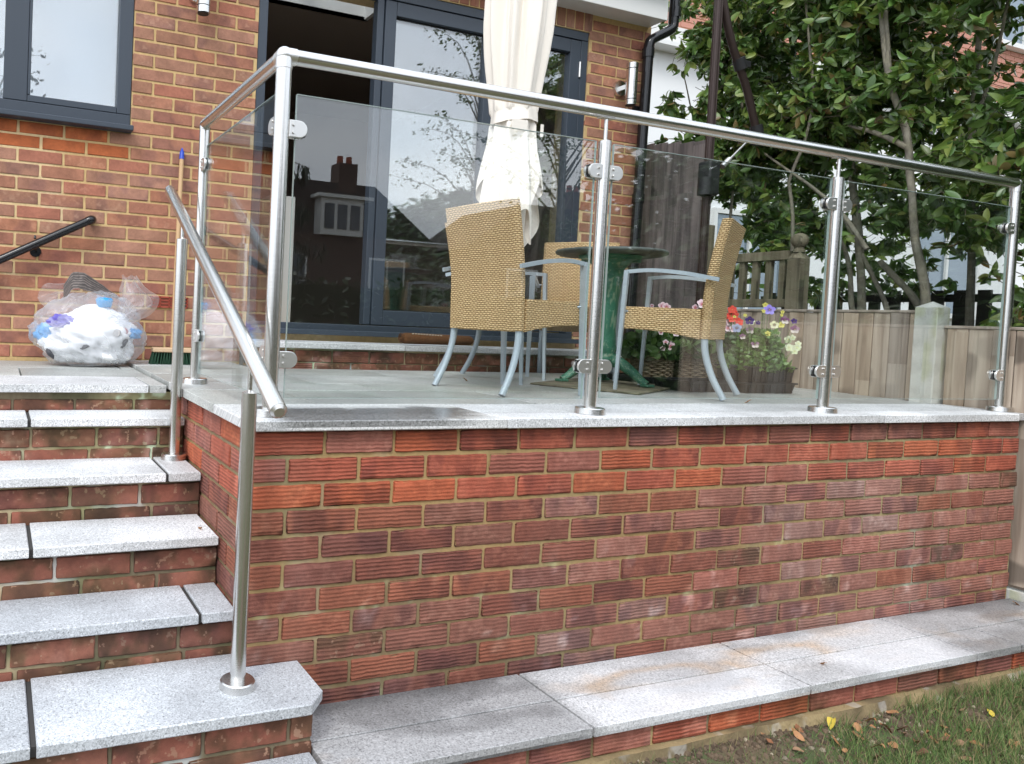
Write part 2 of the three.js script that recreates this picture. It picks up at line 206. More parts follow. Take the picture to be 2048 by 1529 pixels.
// ------------------------------------------------------------------ bricks
const brickCache = new Map();
function brickGeo(w, h, d, cell) {   // centred; eased uneven edges; its faces show one cell of the atlas
  const key = [w.toFixed(3), h.toFixed(3), d.toFixed(3), cell].join();
  if (!brickCache.has(key)) {
    let g = new RoundedBoxGeometry(w, h, d, 1, 0.0035); g = g.index ? g.toNonIndexed() : g; const p = g.attributes.position, n = g.attributes.normal, uv = g.attributes.uv;
    const cu = (cell % 4) / 4, cv = (Math.floor(cell / 4) % 8) / 8, fit = (t) => 0.02 + 0.96 * clamp(t);
    for (let i = 0; i < p.count; i++) {
      const x = p.getX(i), y = p.getY(i), z = p.getZ(i), ax = Math.abs(n.getX(i)), ay = Math.abs(n.getY(i)), az = Math.abs(n.getZ(i));
      let u = x / w + 0.5, v = y / h + 0.5; u = u * Math.min(1, w / 0.215); if (ax > az && ax > ay) u = (z / d + 0.5) * Math.min(1, d / 0.215); if (ay > az && ay > ax) v = z / d + 0.5;
      uv.setXY(i, cu + fit(u) / 4 * 0.86, cv + fit(v) / 8);
      const q = (s) => (hash(Math.round(x * 900), Math.round(y * 900) + cell * 57, s + Math.round(z * 900)) - 0.5) * 0.0036; p.setXYZ(i, x + q(1), y + q(2), z + q(3) * 0.7);
    }
    brickCache.set(key, g);
  }
  return brickCache.get(key);
}
const br = rng(4242);
function brick(parent, mats, cx, cy, cz, w, h, d, turn = 0, name = 'brick') {
  const m = part(name, brickGeo(w, h, d, Math.floor(br() * 32)), mats[Math.floor(br() * mats.length)], parent, [cx, cy, cz + (br() - 0.5) * 0.002]);
  m.rotation.y = turn; m.rotation.z = (br() - 0.5) * 0.008; return m;
}

// a brick of its own, finely divided so that stains can run on from brick to brick (kept as vertex colours)
const FW = V(0, 0, 0);
function stainedBrick(parent, mats, cx, cy, cz, w, h, d, turn, stain, name = 'brick') {
  const NX = w > 0.15 ? 12 : 7, g = new THREE.BoxGeometry(w, h, d, NX, 6, 3), p = g.attributes.position, n = g.attributes.normal, uv = g.attributes.uv, cell = Math.floor(br() * 32), cu = (cell % 4) / 4, cv = Math.floor(cell / 4) / 8, col = new Float32Array(p.count * 3), seed = br() * 99;
  const snap = (t, l, k) => { const q = (t / l + 0.5) * k, e = 0.003; return Math.abs(q - 1) < 0.01 ? -l / 2 + e : Math.abs(q - k + 1) < 0.01 ? l / 2 - e : t; }, rot = new THREE.Matrix4().makeRotationY(turn);
  for (let i = 0; i < p.count; i++) {
    let x = snap(p.getX(i), w, NX), y = snap(p.getY(i), h, 6), z = snap(p.getZ(i), d, 3); const ex = Math.abs(x) > w / 2 - 1e-6, ey = Math.abs(y) > h / 2 - 1e-6, ez = Math.abs(z) > d / 2 - 1e-6;
    const ax = Math.abs(n.getX(i)), ay = Math.abs(n.getY(i)), u = (ax > 0.5 ? (z / d + 0.5) * Math.min(1, d / 0.215) : (x / w + 0.5) * Math.min(1, w / 0.215)), v = ay > 0.5 ? z / d + 0.5 : y / h + 0.5; uv.setXY(i, cu + (0.02 + 0.83 * u) / 4, cv + (0.03 + 0.94 * v) / 8);
    FW.set(x, y, z).applyMatrix4(rot); const c = stain(cx + FW.x, cy + FW.y, cz + FW.z); col.set(c, i * 3);
    const chip = 0.0018 + 0.006 * sstep(0.66, 0.85, vnoise(x * 40 + seed, y * 40 + z * 30, 3)), pull = ex + ey + ez >= 2 ? chip : 0, q = (k) => (vnoise(x * 55 + seed * 3, y * 55 + z * 55 + k * 9, k) - 0.5) * 0.0032;
    p.setXYZ(i, x - (ex ? Math.sign(x) * pull : 0) + q(1), y - (ey ? Math.sign(y) * pull : 0) + q(2), z - (ez ? Math.sign(z) * pull : 0) + q(3) * 0.6);
  }
  g.computeVertexNormals(); g.setAttribute('color', new THREE.BufferAttribute(col, 3));
  const m = part(name, g, mats[Math.floor(br() * mats.length)], parent, [cx, cy, cz]); m.rotation.y = turn; m.rotation.z = (br() - 0.5) * 0.009; return m;
}
function stainedFace(w, h, nx, ny, place, stain, t = 0.125) {   // mortar sheet with the same stains
  const g = new THREE.PlaneGeometry(w, h, nx, ny); place(g); const p = g.attributes.position, c = new Float32Array(p.count * 3), uv = g.attributes.uv; for (let i = 0; i < p.count; i++) { c.set(stain(p.getX(i), p.getY(i), p.getZ(i)), i * 3); uv.setXY(i, (p.getX(i) + p.getZ(i)) * t, p.getY(i) * t); }
  g.setAttribute('color', new THREE.BufferAttribute(c, 3)); return g;
}
const pale = (w, c) => [lerp(c[0], 1.55, w), lerp(c[1], 2.3, w), lerp(c[2], 2.7, w)];
function wallStainShade(x, y, z) {   // salts washed down in streaks, soot, algae and painted-in shade under the coping, damp at the foot
  const s = x - z, drip = fbm(s * 6.5, y * 0.8 + 3, 4, 511), spot = fbm(s * 18, y * 16, 4, 512), patch = fbm(s * 1.7 + 4, y * 1.6, 3, 513), k = 0.94 + 0.16 * (patch - 0.5) * 2;
  const sootShade = sstep(-0.13, -0.045, y + 0.09 * (drip - 0.5)) * (0.25 + 0.5 * sstep(0.8, 2.4, s)) + 0.5 * Math.exp(-(((s - 0.82) / 0.05) ** 2)) * sstep(-0.25, -0.05, y) + 0.45 * Math.exp(-(((s - 1.72) / 0.05) ** 2)) * sstep(-0.2, -0.05, y) + 0.45 * Math.exp(-(((s - 2.62) / 0.06) ** 2)) * sstep(-0.3, -0.05, y), foot = 0.3 * sstep(-0.62, -0.8, y + 0.1 * (patch - 0.5));
  const q = clamp(sootShade + foot), c = [k * lerp(1, 0.52, q), k * lerp(1, 0.56, q), k * lerp(1, 0.5, q)];
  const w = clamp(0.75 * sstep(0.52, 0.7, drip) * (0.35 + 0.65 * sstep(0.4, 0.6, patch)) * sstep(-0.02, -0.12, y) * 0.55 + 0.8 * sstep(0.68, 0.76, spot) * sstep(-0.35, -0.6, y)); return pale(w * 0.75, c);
}
function riserStain(x, y, z) {
  const n = fbm(x * 5, y * 9 + z * 7, 4, 521), m = fbm(x * 16, y * 22 + z * 9, 4, 522), alg = sstep(0.46, 0.66, n), c = [lerp(1, 0.62, alg), lerp(1, 0.72, alg), lerp(1, 0.62, alg)]; return pale(0.85 * sstep(0.58, 0.7, m) * sstep(0.5, 0.62, fbm(x * 2.2, z * 5 + y * 2, 3, 523)), c);
}

// ------------------------------------------------------------------ ground
const lawnMat = std({ roughness: 0.95, bumpScale: 0.01,
  map: tex(1024, 1024, (i, j) => { const x = i / 1024 * 4, y = j / 1024 * 4, n = fbm(x * 3, y * 3, 5, 201, 12, 12), g = sstep(0.45, 0.62, fbm(x * 2 + 3, y * 2, 4, 205, 8, 8)), f = hash(i, j, 3), k = 0.65 + 0.5 * n + 0.25 * (f - 0.5); return [lerp(0.125, 0.07, g) * k, lerp(0.085, 0.095, g) * k, lerp(0.055, 0.032, g) * k]; }),
  bumpMap: tex(512, 512, (i, j) => fbm(i / 12, j / 12, 5, 203, 0, 0), false) });
for (const t of [lawnMat.map, lawnMat.bumpMap]) t.repeat.set(0.25, 0.25);
{
  const near = new THREE.PlaneGeometry(8, 5, 200, 120).rotateX(-Math.PI / 2).translate(1.5, 0, 2.76), p = near.attributes.position;
  for (let i = 0; i < p.count; i++) { const x = p.getX(i), z = p.getZ(i); p.setY(i, -0.998 + 0.03 * (fbm(x * 3, z * 3, 4, 31) - 0.5) * sstep(5.2, 4.6, z) * sstep(-2.5, -2, x) * sstep(5.5, 5, x) + 0.03 * sstep(0.5, 0.3, z)); }
  near.computeVertexNormals();
  const ground = structure('ground', 'thin patchy lawn with bare soil below the garden wall');
  part('lawn', triUV(near), lawnMat, ground).userData.kind = 'structure';
  part('far_lawn', triUV(new THREE.PlaneGeometry(300, 300).rotateX(-Math.PI / 2).translate(0, -1.04, 0)), lawnMat, ground).userData.kind = 'structure';
}

// ------------------------------------------------------------------ garden walls, patio and steps
const WALLX = 3.6, PITCH = 0.0755;
{
  const w = thing('retaining_wall', 'tall combed red brick garden wall under the patio edge', 'wall');
  part('core', [box(WALLX - 0.03, 0.89, 0.05, WALLX / 2, -0.482, -0.045), box(0.04, 0.89, 0.86, 0.04, -0.482, -0.49)], joint, w);
  part('mortar', merge([stainedFace(WALLX - 0.006, 0.9, 240, 60, (g) => g.translate(WALLX / 2, -0.482, -0.0055), wallStainShade), stainedFace(1.1, 0.9, 60, 50, (g) => g.rotateY(-Math.PI / 2).translate(0.0055, -0.482, -0.555), wallStainShade)]), gardenMortar, w);
  part('top_bedding', box(WALLX - 0.02, 0.012, 0.3, WALLX / 2, -0.037, -0.16), joint, w);
  const pick = (row, x) => { const n = vnoise(x * 1.3, row * 0.5, 5), q = hash(row, Math.round(x * 20), 7);
    if (row === 0 && x > 1.3 && q < 0.6 * sstep(1.3, 2.6, x)) return [grimeShadeMats[0], redMats[2]];  // darker bricks under the coping: grime plus its shade painted in
    if (row < 3) return q < 0.16 ? [redMats[4], redMats[2]] : [redMats[0], redMats[1], redMats[3], redMats[0]];
    if (q < 0.08) return [redMats[4]]; if (q > 0.95) return grimeShadeMats.slice(1);
    return x < 0.95 + 0.2 * n ? [purpleMats[0], purpleMats[1], purpleMats[5], purpleMats[4], purpleMats[7]] : n > 0.45 ? [purpleMats[2], purpleMats[3], purpleMats[6], purpleMats[3]] : [purpleMats[1], purpleMats[2], purpleMats[5], purpleMats[3]]; };
  for (let row = 0; row < 11; row++) {
    const y = -0.0695 - PITCH * row, odd = row % 2 === 0;
    let x = odd ? 0.2225 : 0.11;
    stainedBrick(w, pick(row, 0.1), (odd ? 0.2125 : 0.1) / 2, y, -(odd ? 0.1 : 0.2125) / 2, odd ? 0.2105 : 0.098, 0.0645, odd ? 0.1 : 0.2125, 0, wallStainShade);   // quoin
    while (x < WALLX - 0.05) { const l = Math.min(0.2125, WALLX - x); stainedBrick(w, pick(row, x + 0.1), x + l / 2, y + (fbm(x, row, 2, 8) - 0.5) * 0.006, -0.026 + (br() - 0.5) * 0.003, l + 0.001, 0.0645, 0.052, 0, wallStainShade); x += 0.225; }
    let z = odd ? 0.11 : 0.2225;
    while (z < 1.0) { stainedBrick(w, row < 3 ? redMats : pick(row, z), 0.026, y, -(z + 0.1075), 0.2125, 0.0645, 0.052, -Math.PI / 2, wallStainShade); z += 0.225; }
  }
}
{
  const patio = structure('patio', 'pale granite slab patio raised behind the garden wall'); patio.rotation.x = 0.0075; patio.userData.kind = 'structure';
  part('bedding', [box(3.57, 0.19, 2.06, 1.81, -0.122, -1.08), box(1.27, 0.05, 1.09, -0.67, -0.062, -1.59)], joint, patio);
  let k = 0; const rr = rng(9);
  const put = (x0, x1, z0, z1, m, h = 0.03, dy = 0) => { part('paving_slab', triUV(slabGeo(rect(x0 + 0.0035, x1 - 0.0035, z0 + 0.0035, z1 - 0.0035), h, 0.0015), 1, rr() * 3, rr() * 3), m, patio, [0, dy + (rr() - 0.5) * 0.0015, 0]); };
  const row = (xs, z0, z1, mats, dy) => { for (let i = 0; i + 1 < xs.length; i++) put(xs[i], xs[i + 1], z0, z1, mats[k++ % mats.length], 0.03, dy); };
  { const g = triUV(slabGeo(rect(-0.028, 0.818, -0.323, 0.03), 0.03)), uv = g.attributes.uv, p = g.attributes.position; for (let i = 0; i < p.count; i++) uv.setXY(i, (p.getX(i) + 0.05) / 0.9, (p.getZ(i) + 0.35 + (p.getY(i) < -0.001 ? -p.getY(i) : 0)) / 0.4); part('paving_slab', g, wetMat, patio); }
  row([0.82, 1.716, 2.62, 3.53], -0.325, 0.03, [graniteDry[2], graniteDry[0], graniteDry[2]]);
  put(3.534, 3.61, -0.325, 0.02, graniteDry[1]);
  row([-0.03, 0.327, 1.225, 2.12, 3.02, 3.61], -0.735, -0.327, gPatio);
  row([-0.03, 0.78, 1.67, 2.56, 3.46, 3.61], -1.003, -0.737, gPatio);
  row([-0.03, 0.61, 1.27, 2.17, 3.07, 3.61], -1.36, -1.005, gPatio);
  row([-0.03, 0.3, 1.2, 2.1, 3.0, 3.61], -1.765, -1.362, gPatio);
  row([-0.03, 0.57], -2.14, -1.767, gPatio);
  row([-1.3, -1.0, -0.105, -0.034], -1.33, -0.985, [gPatio[2], graniteDry[0], gPatio[2]], -0.0135);
  row([-1.3, -0.57, -0.034], -1.73, -1.332, gPatio, -0.0135);
  row([-1.3, -1.0, -0.103, -0.034], -2.14, -1.732, gPatio, -0.0135);
}
{
  const s = thing('garden_steps', 'flight of pale granite steps with dark brick risers', 'steps');
  // top of tread, front edge, riser face behind it
  const T = [[-0.104, -0.777, -1.012], [-0.253, -0.513, -0.808], [-0.402, -0.27, -0.543], [-0.555, -0.059, -0.3], [-0.69, 0.247, -0.088]];
  const cut = [[-1.3, -0.556, -0.004], [-1.3, -1.02, -0.1225, -0.004], [-1.3, -0.561, -0.004], [-1.3, -1.01, -0.114, -0.004], null], rr = rng(77);
  T.forEach(([y, zf, zb], i) => {
    const put = (pts) => part('tread_slab', triUV(slabGeo(pts, 0.03), 1, rr() * 3, rr() * 3), i < 3 ? graniteDry[rr() < 0.5 ? 0 : 2] : gStep[rr() < 0.6 ? 0 : 1], s, [0, y, 0]);
    if (cut[i]) for (let k = 0; k + 1 < cut[i].length; k++) put(rect(cut[i][k] + (k ? 0.006 : 0), cut[i][k + 1] - 0.006, zb + 0.004, zf));
    else { put(rect(-1.3, -0.575, zb + 0.004, zf)); put([[-0.561, zb + 0.004], [-0.002, zb + 0.004], [-0.002, 0.006], [0.158, 0.006], [0.158, 0.188], [0.105, zf], [-0.561, zf]]); }
    part('joint_bed', box(1.29, 0.024, zf - zb - 0.02, -0.652, y - 0.02, (zf + zb) / 2 - 0.004), joint, s);
    const yTop = i ? T[i - 1][0] - 0.03 : -0.037, h = yTop - y;   // riser behind this tread
    riser(s, -1.3, -0.003, zb, yTop, y, i);
  });
  // lowest riser, facing the lawn, returns at its right end
  riser(s, -1.3, 0.122, 0.212, -0.722, -0.84, 5);
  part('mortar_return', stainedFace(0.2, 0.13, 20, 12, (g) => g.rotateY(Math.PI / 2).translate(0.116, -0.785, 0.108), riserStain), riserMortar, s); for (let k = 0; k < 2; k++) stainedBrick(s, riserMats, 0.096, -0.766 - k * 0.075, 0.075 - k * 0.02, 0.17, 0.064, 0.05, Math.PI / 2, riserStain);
  function riser(parent, x0, x1, z, yTop, yBot, i) {
    part('core', box(x1 - x0 - 0.01, yTop - yBot + 0.02, 0.04, (x0 + x1) / 2, (yTop + yBot) / 2 - 0.012, z - 0.036), joint, parent); part('mortar', stainedFace(x1 - x0 - 0.004, yTop - yBot + 0.03, 120, 14, (g) => g.translate((x0 + x1) / 2, (yTop + yBot) / 2 - 0.012, z - 0.006), riserStain), riserMortar, parent);
    let y = yTop - (i ? 0.012 : 0.028); const off = [0.09, 0.03, 0.14, 0.2, 0.1, 0.0][i];
    for (let c = 0; y > yBot + 0.004 && c < 2; c++) {
      const h = c === 0 && i === 0 ? 0.048 : 0.064;
      let x = x1; const first = c % 2 ? 0.1025 + off * 0.4 : 0.06 + off;
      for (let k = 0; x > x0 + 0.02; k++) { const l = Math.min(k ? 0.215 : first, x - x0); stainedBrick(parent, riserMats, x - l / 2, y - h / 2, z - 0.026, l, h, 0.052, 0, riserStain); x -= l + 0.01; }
      y -= h + 0.01;
    }
  }
}
{
  const w = thing('low_retaining_wall', 'low brick edging wall capped with stained granite slabs beside the lawn', 'wall');
  const lay = (x0, x1, z0, z1, m) => { const g = triUV(slabGeo(rect(x0 + 0.0045, x1 - 0.0045, z0 + 0.003, z1 - 0.003), 0.03, 0.0015)), uv = g.attributes.uv, p = g.attributes.position; for (let i = 0; i < p.count; i++) uv.setXY(i, p.getX(i) / 3.7, (p.getZ(i) + (p.getY(i) < -0.001 ? -p.getY(i) : 0)) / 0.36); part('coping_slab', g, m, w, [0, -0.83, 0]); };
  const xs = [0.124, 0.931, 1.821, 2.705, 3.6]; for (let i = 0; i < 4; i++) { lay(xs[i], xs[i + 1], 0.004, 0.18, ledgeMat); if (i < 3) lay(xs[i], xs[i + 1], 0.18, 0.343, ledgeMat); }
  lay(2.705, 2.98, 0.18, 0.343, ledgeMat); lay(2.98, 3.6, 0.18, 0.343, ledgeMat);
  const left = (x0, x1) => part('coping_slab', triUV(slabGeo(rect(x0, x1, 0.218, 0.343), 0.03), 1, x0), gStep[1], w, [0, -0.83, 0]); left(-0.78, 0.114); left(-1.3, -0.79);
  part('bedding', box(4.88, 0.02, 0.3, 1.155, -0.867, 0.16), joint, w);
  part('mortar', stainedFace(4.9, 0.16, 200, 10, (g) => g.translate(1.15, -0.935, 0.31), riserStain), gardenMortar, w);
  let x = -1.29; for (; x < 3.58; x += 0.225) stainedBrick(w, hash(Math.round(x * 99), 1) < 0.6 ? redMats.slice(1, 5) : purpleMats.slice(1, 6), x + 0.1075, -0.902, 0.29, 0.214, 0.0645, 0.052, 0, riserStain);
  // rough concrete footing showing under the bricks
  const f = new THREE.BoxGeometry(4.9, 0.14, 0.12, 240, 10, 6).translate(1.15, -1.008, 0.28), p = f.attributes.position;
  for (let i = 0; i < p.count; i++) { const X = p.getX(i), Y = p.getY(i), Z = p.getZ(i), n = fbm(X * 9, Y * 12 + Z * 5, 4, 55); if (Z > 0.3) p.setZ(i, Z - 0.012 + 0.04 * (n - 0.4) + (-0.938 - Y) * 0.35); if (Y > -0.95) p.setY(i, Y + 0.012 * (n - 0.5)); }
  f.computeVertexNormals(); part('footing', triUV(f, 0.4), rough, w);
}

// ------------------------------------------------------------------ house
const ZW = -2.145, HP = 0.0712;
{
  const h = thing('brick_house', 'brick house wall with grey framed window and wide garden doors', 'house');
  const D = { x0: 0.655, x1: 2.985, y0: 0.2, y1: 2.275 }, Wn = { x1: -0.035, y0: 1.222 };
  // wall body behind the bricks (one mortar face with the openings left out), 0.3 m thick
  const sh = new THREE.Shape([[-1.6, -0.3], [3.515, -0.3], [3.515, 2.75], [-1.6, 2.75]].map((p) => new THREE.Vector2(...p)));
  sh.holes.push(new THREE.Path([[D.x0, D.y0], [D.x1, D.y0], [D.x1, D.y1], [D.x0, D.y1]].map((p) => new THREE.Vector2(...p))), new THREE.Path([[-1.4, Wn.y0 + 0.02], [Wn.x1, Wn.y0 + 0.02], [Wn.x1, 2.55], [-1.4, 2.55]].map((p) => new THREE.Vector2(...p))));
  part('wall', triUV(new THREE.ExtrudeGeometry(sh, { depth: 0.3, bevelEnabled: false }).translate(0, 0, ZW - 0.304), 0.125), houseMortar, h);
  const rest = []; const gR = (x, y, l) => rest.push(brickGeo(l, 0.062, 0.05, Math.floor(br() * 32)).clone().translate(x + l / 2, y, ZW - 0.025));
  for (let row = -22; row <= 17; row++) {
    const yc = 1.1194 + HP * row; if (yc < 0.03 || yc > 2.42) continue;
    const odd = Math.abs(row) % 2 === 1; let x = -0.5967 + (odd ? 0 : 0.1125) - 0.225 * 4 + 0.005;
    for (; x < 3.51; x += 0.225) {
      let a = x, b = x + 0.2125;
      const inDoor = yc > D.y0 - 0.02 && yc < D.y1 + 0.25, inWin = yc > Wn.y0;
      let free = [[Math.max(a, -1.55), Math.min(b, 3.512)]];
      const cutBy = (c0, c1) => { free = free.flatMap(([p, q]) => [[p, Math.min(q, c0)], [Math.max(p, c1), q]]).filter(([p, q]) => q - p > 0.025); };
      if (yc > D.y0 - 0.03 && yc < D.y1 + 0.01) cutBy(D.x0, D.x1); else if (yc >= D.y1 + 0.01) cutBy(D.x0 - 0.2, D.x1 + 0.02); if (inWin) cutBy(-1.42, Wn.x1);
      for (const [p, q] of free) { if (q < -0.72 && (yc > 1.2 || q < -0.9)) { gR(p, yc, q - p); continue; } brick(h, (row === 0 || row === 1) && q < 0.02 && q > -0.8 && hash(row, Math.round(p * 50), 3) < 0.7 ? [orangeMat] : houseMats, (p + q) / 2, yc, ZW - 0.026, q - p, 0.0592, 0.052); }
    }
  }
  part('brick_margin', rest, houseMats[0], h).userData.kind = 'stuff';
  for (let x = 0.46; x < 3.0; x += 0.075) brick(h, houseMats.slice(1, 5), x + 0.033, D.y1 + 0.112, ZW - 0.026, 0.065, 0.215, 0.052, 0, 'lintel_brick');
  // air brick
  const vent = part('air_brick', [box(0.208, 0.062, 0.03, 0.207, 0.337, ZW - 0.022), box(0.208, 0.008, 0.012, 0.207, 0.364, ZW + 0.003), box(0.208, 0.008, 0.012, 0.207, 0.31, ZW + 0.003), ...[0, 1].map((k) => box(0.208, 0.005, 0.012, 0.207, 0.328 + k * 0.018, ZW + 0.003)), ...[0, 1, 2, 3, 4].map((k) => box(0.006, 0.062, 0.012, 0.106 + k * 0.0505, 0.337, ZW + 0.003))], std({ color: lin(0.4, 0.075, 0.045), roughness: 0.75 }), h);
  part('vent_slots', box(0.196, 0.05, 0.004, 0.207, 0.337, ZW - 0.004), darkGap, vent);
  // garden doors
  const zf = ZW - 0.03, fr = (x0, x1, y0, y1, d = 0.07, z = zf) => rbox(x1 - x0, y1 - y0, d, (x0 + x1) / 2, (y0 + y1) / 2, z - d / 2 + 0.02, 0.004);
  part('door_frame', [fr(D.x0 + 0.002, D.x0 + 0.058, D.y0 + 0.055, D.y1 - 0.06), fr(D.x1 - 0.058, D.x1 - 0.002, D.y0 + 0.055, D.y1 - 0.06), fr(D.x0 + 0.002, D.x1 - 0.002, D.y1 - 0.058, D.y1 - 0.002), fr(D.x0 + 0.002, D.x1 - 0.002, D.y0 + 0.012, D.y0 + 0.055)], anthracite, h);
  part('door_sill', [rbox(D.x1 - D.x0 + 0.02, 0.03, 0.13, (D.x0 + D.x1) / 2, D.y0 + 0.004, ZW - 0.01, 0.005)], anthracite, h);
  const leaf = (x0, x1, dz, s0, s1, bot, topb) => {
    const y0 = D.y0 + 0.06, y1 = D.y1 - 0.064, d = part('door_leaf', [fr(x0, x0 + s0, y0, y1, 0.055, zf - dz), fr(x1 - s1, x1, y0, y1, 0.055, zf - dz), fr(x0 + s0 + 0.001, x1 - s1 - 0.001, y0, y0 + bot, 0.053, zf - dz), fr(x0 + s0 + 0.001, x1 - s1 - 0.001, y1 - topb, y1, 0.053, zf - dz)], anthracite, h);
    for (const k of [0, 1]) part('pane', box(x1 - s1 - x0 - s0, y1 - y0 - bot - topb, 0.004, (x0 + s0 + x1 - s1) / 2, (y0 + bot + y1 - topb) / 2, zf - dz - 0.01 - k * 0.02), doorGlass, d);
    part('gasket', [box(x1 - s1 - x0 - s0, 0.008, 0.035, (x0 + s0 + x1 - s1) / 2, y0 + bot + 0.003, zf - dz - 0.022), box(x1 - s1 - x0 - s0, 0.008, 0.035, (x0 + s0 + x1 - s1) / 2, y1 - topb - 0.003, zf - dz - 0.022)], darkGap, d);
    return d;
  };
  const l1 = leaf(1.455, 2.245, 0, 0.075, 0.07, 0.09, 0.085); part('door_handle', [rbox(0.018, 0.16, 0.012, 2.21, 1.12, zf + 0.026), rbox(0.12, 0.016, 0.014, 2.16, 1.14, zf + 0.05)], blackMatt, l1);
  const l2 = leaf(2.262, 2.925, 0, 0.07, 0.085, 0.09, 0.085); part('hinge', [cyl(0.008, 0.008, 0.1, 2.918, 2.02, zf + 0.025), cyl(0.008, 0.008, 0.1, 2.918, 0.6, zf + 0.025)], steelSatin, l2);
  part('jamb_stile', [fr(1.405, 1.45, D.y0 + 0.06, D.y1 - 0.064, 0.06, zf - 0.01)], anthracite, h);
  // window
  const wf = part('window', [fr(-1.4, Wn.x1 - 0.002, Wn.y0 + 0.04, Wn.y0 + 0.1), fr(Wn.x1 - 0.075, Wn.x1 - 0.002, Wn.y0 + 0.101, 2.55), fr(-0.675, -0.56, Wn.y0 + 0.101, 2.55), fr(-1.4, -1.3, Wn.y0 + 0.101, 2.55), fr(-0.559, Wn.x1 - 0.076, Wn.y0 + 0.101, Wn.y0 + 0.135, 0.055), fr(-0.559, -0.545, Wn.y0 + 0.136, 2.5, 0.055)], anthracite, h);
  part('window_sill', [rbox(1.4, 0.028, 0.14, -0.73, Wn.y0 + 0.016, ZW + 0.005, 0.005), box(1.38, 0.02, 0.09, -0.73, Wn.y0 + 0.034, ZW - 0.03)], anthracite, wf);
  part('pane', [box(0.44, 1.2, 0.004, -0.33, 1.95, zf - 0.02), box(0.44, 1.2, 0.004, -0.33, 1.95, zf - 0.04)], doorGlass, wf); part('pane', [box(0.63, 1.2, 0.004, -0.99, 1.95, zf - 0.02), box(0.63, 1.2, 0.004, -0.99, 1.95, zf - 0.04)], doorGlass, wf);
  part('window_blind', box(1.36, 1.3, 0.006, -0.72, 1.96, ZW - 0.24), blind, h);
  part('window_board', box(1.36, 0.03, 0.13, -0.72, 1.27, ZW - 0.165), whitePaint, h);
  // roof edge, soffit, flat roof with a rooflight, rooms
  part('fascia', [rbox(5.1, 0.26, 0.025, 0.94, 2.518, -2.0, 0.004)], whitePaint, h); part('soffit', box(5.1, 0.012, 0.15, 0.94, 2.402, -2.087), whitePaint, h);
  part('gutter', [rbox(5.14, 0.08, 0.1, 0.94, 2.62, -1.95, 0.02, 3)], blackGloss, h);
  const roof = part('roof', [box(5.2, 0.16, 0.5, 0.95, 2.72, -2.3), box(2.15, 0.16, 0.66, -0.575, 2.72, -2.88), box(1.7, 0.16, 0.66, 2.7, 2.72, -2.88), box(5.2, 0.16, 2.8, 0.95, 2.72, -4.61)], blackMatt, h);
  part('rooflight', [box(1.35, 0.1, 0.03, 1.175, 2.57, -3.225), box(1.35, 0.1, 0.03, 1.175, 2.57, -2.535), box(0.03, 0.1, 0.66, 0.515, 2.57, -2.88), box(0.03, 0.1, 0.66, 1.835, 2.57, -2.88)], whitePaint, roof);
  part('rooflight_frame', [box(1.35, 0.34, 0.03, 1.175, 2.791, -3.225), box(1.35, 0.34, 0.03, 1.175, 2.791, -2.535), box(0.03, 0.34, 0.66, 0.515, 2.791, -2.88), box(0.03, 0.34, 0.66, 1.835, 2.791, -2.88), box(0.05, 0.06, 0.66, 1.17, 2.9, -2.88)], blackMatt, roof); part('rooflight_pane', box(1.29, 0.006, 0.66, 1.175, 2.95, -2.88), doorGlass, roof);
  part('interior_wall', [box(0.1, 2.8, 3.5, 0.4, 1.3, -4.2), box(0.1, 2.8, 3.5, 3.46, 1.3, -4.2), box(3.2, 2.8, 0.1, 1.93, 1.3, -5.9), box(0.1, 2.8, 3.5, -1.55, 1.3, -4.2), box(2.0, 2.8, 0.1, -0.6, 1.3, -4.0)], roomDark, h);
  part('interior_floor', box(5.2, 0.1, 3.6, 0.95, 0.13, -4.2), roomFloor, h);
  part('interior_ceiling', [box(5.0, 0.02, 0.1, 0.95, 2.53, -2.49), box(2.0, 0.02, 0.66, -0.53, 2.53, -2.88), box(1.6, 0.02, 0.66, 2.66, 2.53, -2.88), box(5.0, 0.02, 2.7, 0.95, 2.53, -4.56)], roomDark, h);
  part('interior_cabinet', [rbox(0.16, 0.86, 0.5, 0.98, 0.61, -2.75, 0.004)], paleWall, h);
  // downpipe
  const pipe = part('downpipe', [rod(V(3.655, 3.2, -2.08), V(3.64, 2.44, -2.08), 0.034, 18), tube([V(3.64, 2.45, -2.08), V(3.638, 2.41, -2.08), V(3.61, 2.375, -2.08), V(3.48, 2.3, -2.08), V(3.442, 2.27, -2.08), V(3.432, 2.22, -2.08)], 0.034, 40, 18), rod(V(3.432, 2.23, -2.08), V(3.4, 0.02, -2.08), 0.034, 18)], blackGloss, h);
  part('pipe_collar', [cyl(0.04, 0.04, 0.07, 3.647, 2.5, -2.08), cyl(0.04, 0.04, 0.06, 3.43, 2.19, -2.08), cyl(0.04, 0.04, 0.06, 3.417, 1.2, -2.08), box(0.12, 0.03, 0.02, 3.428, 1.82, -2.12)], blackGloss, pipe);
}
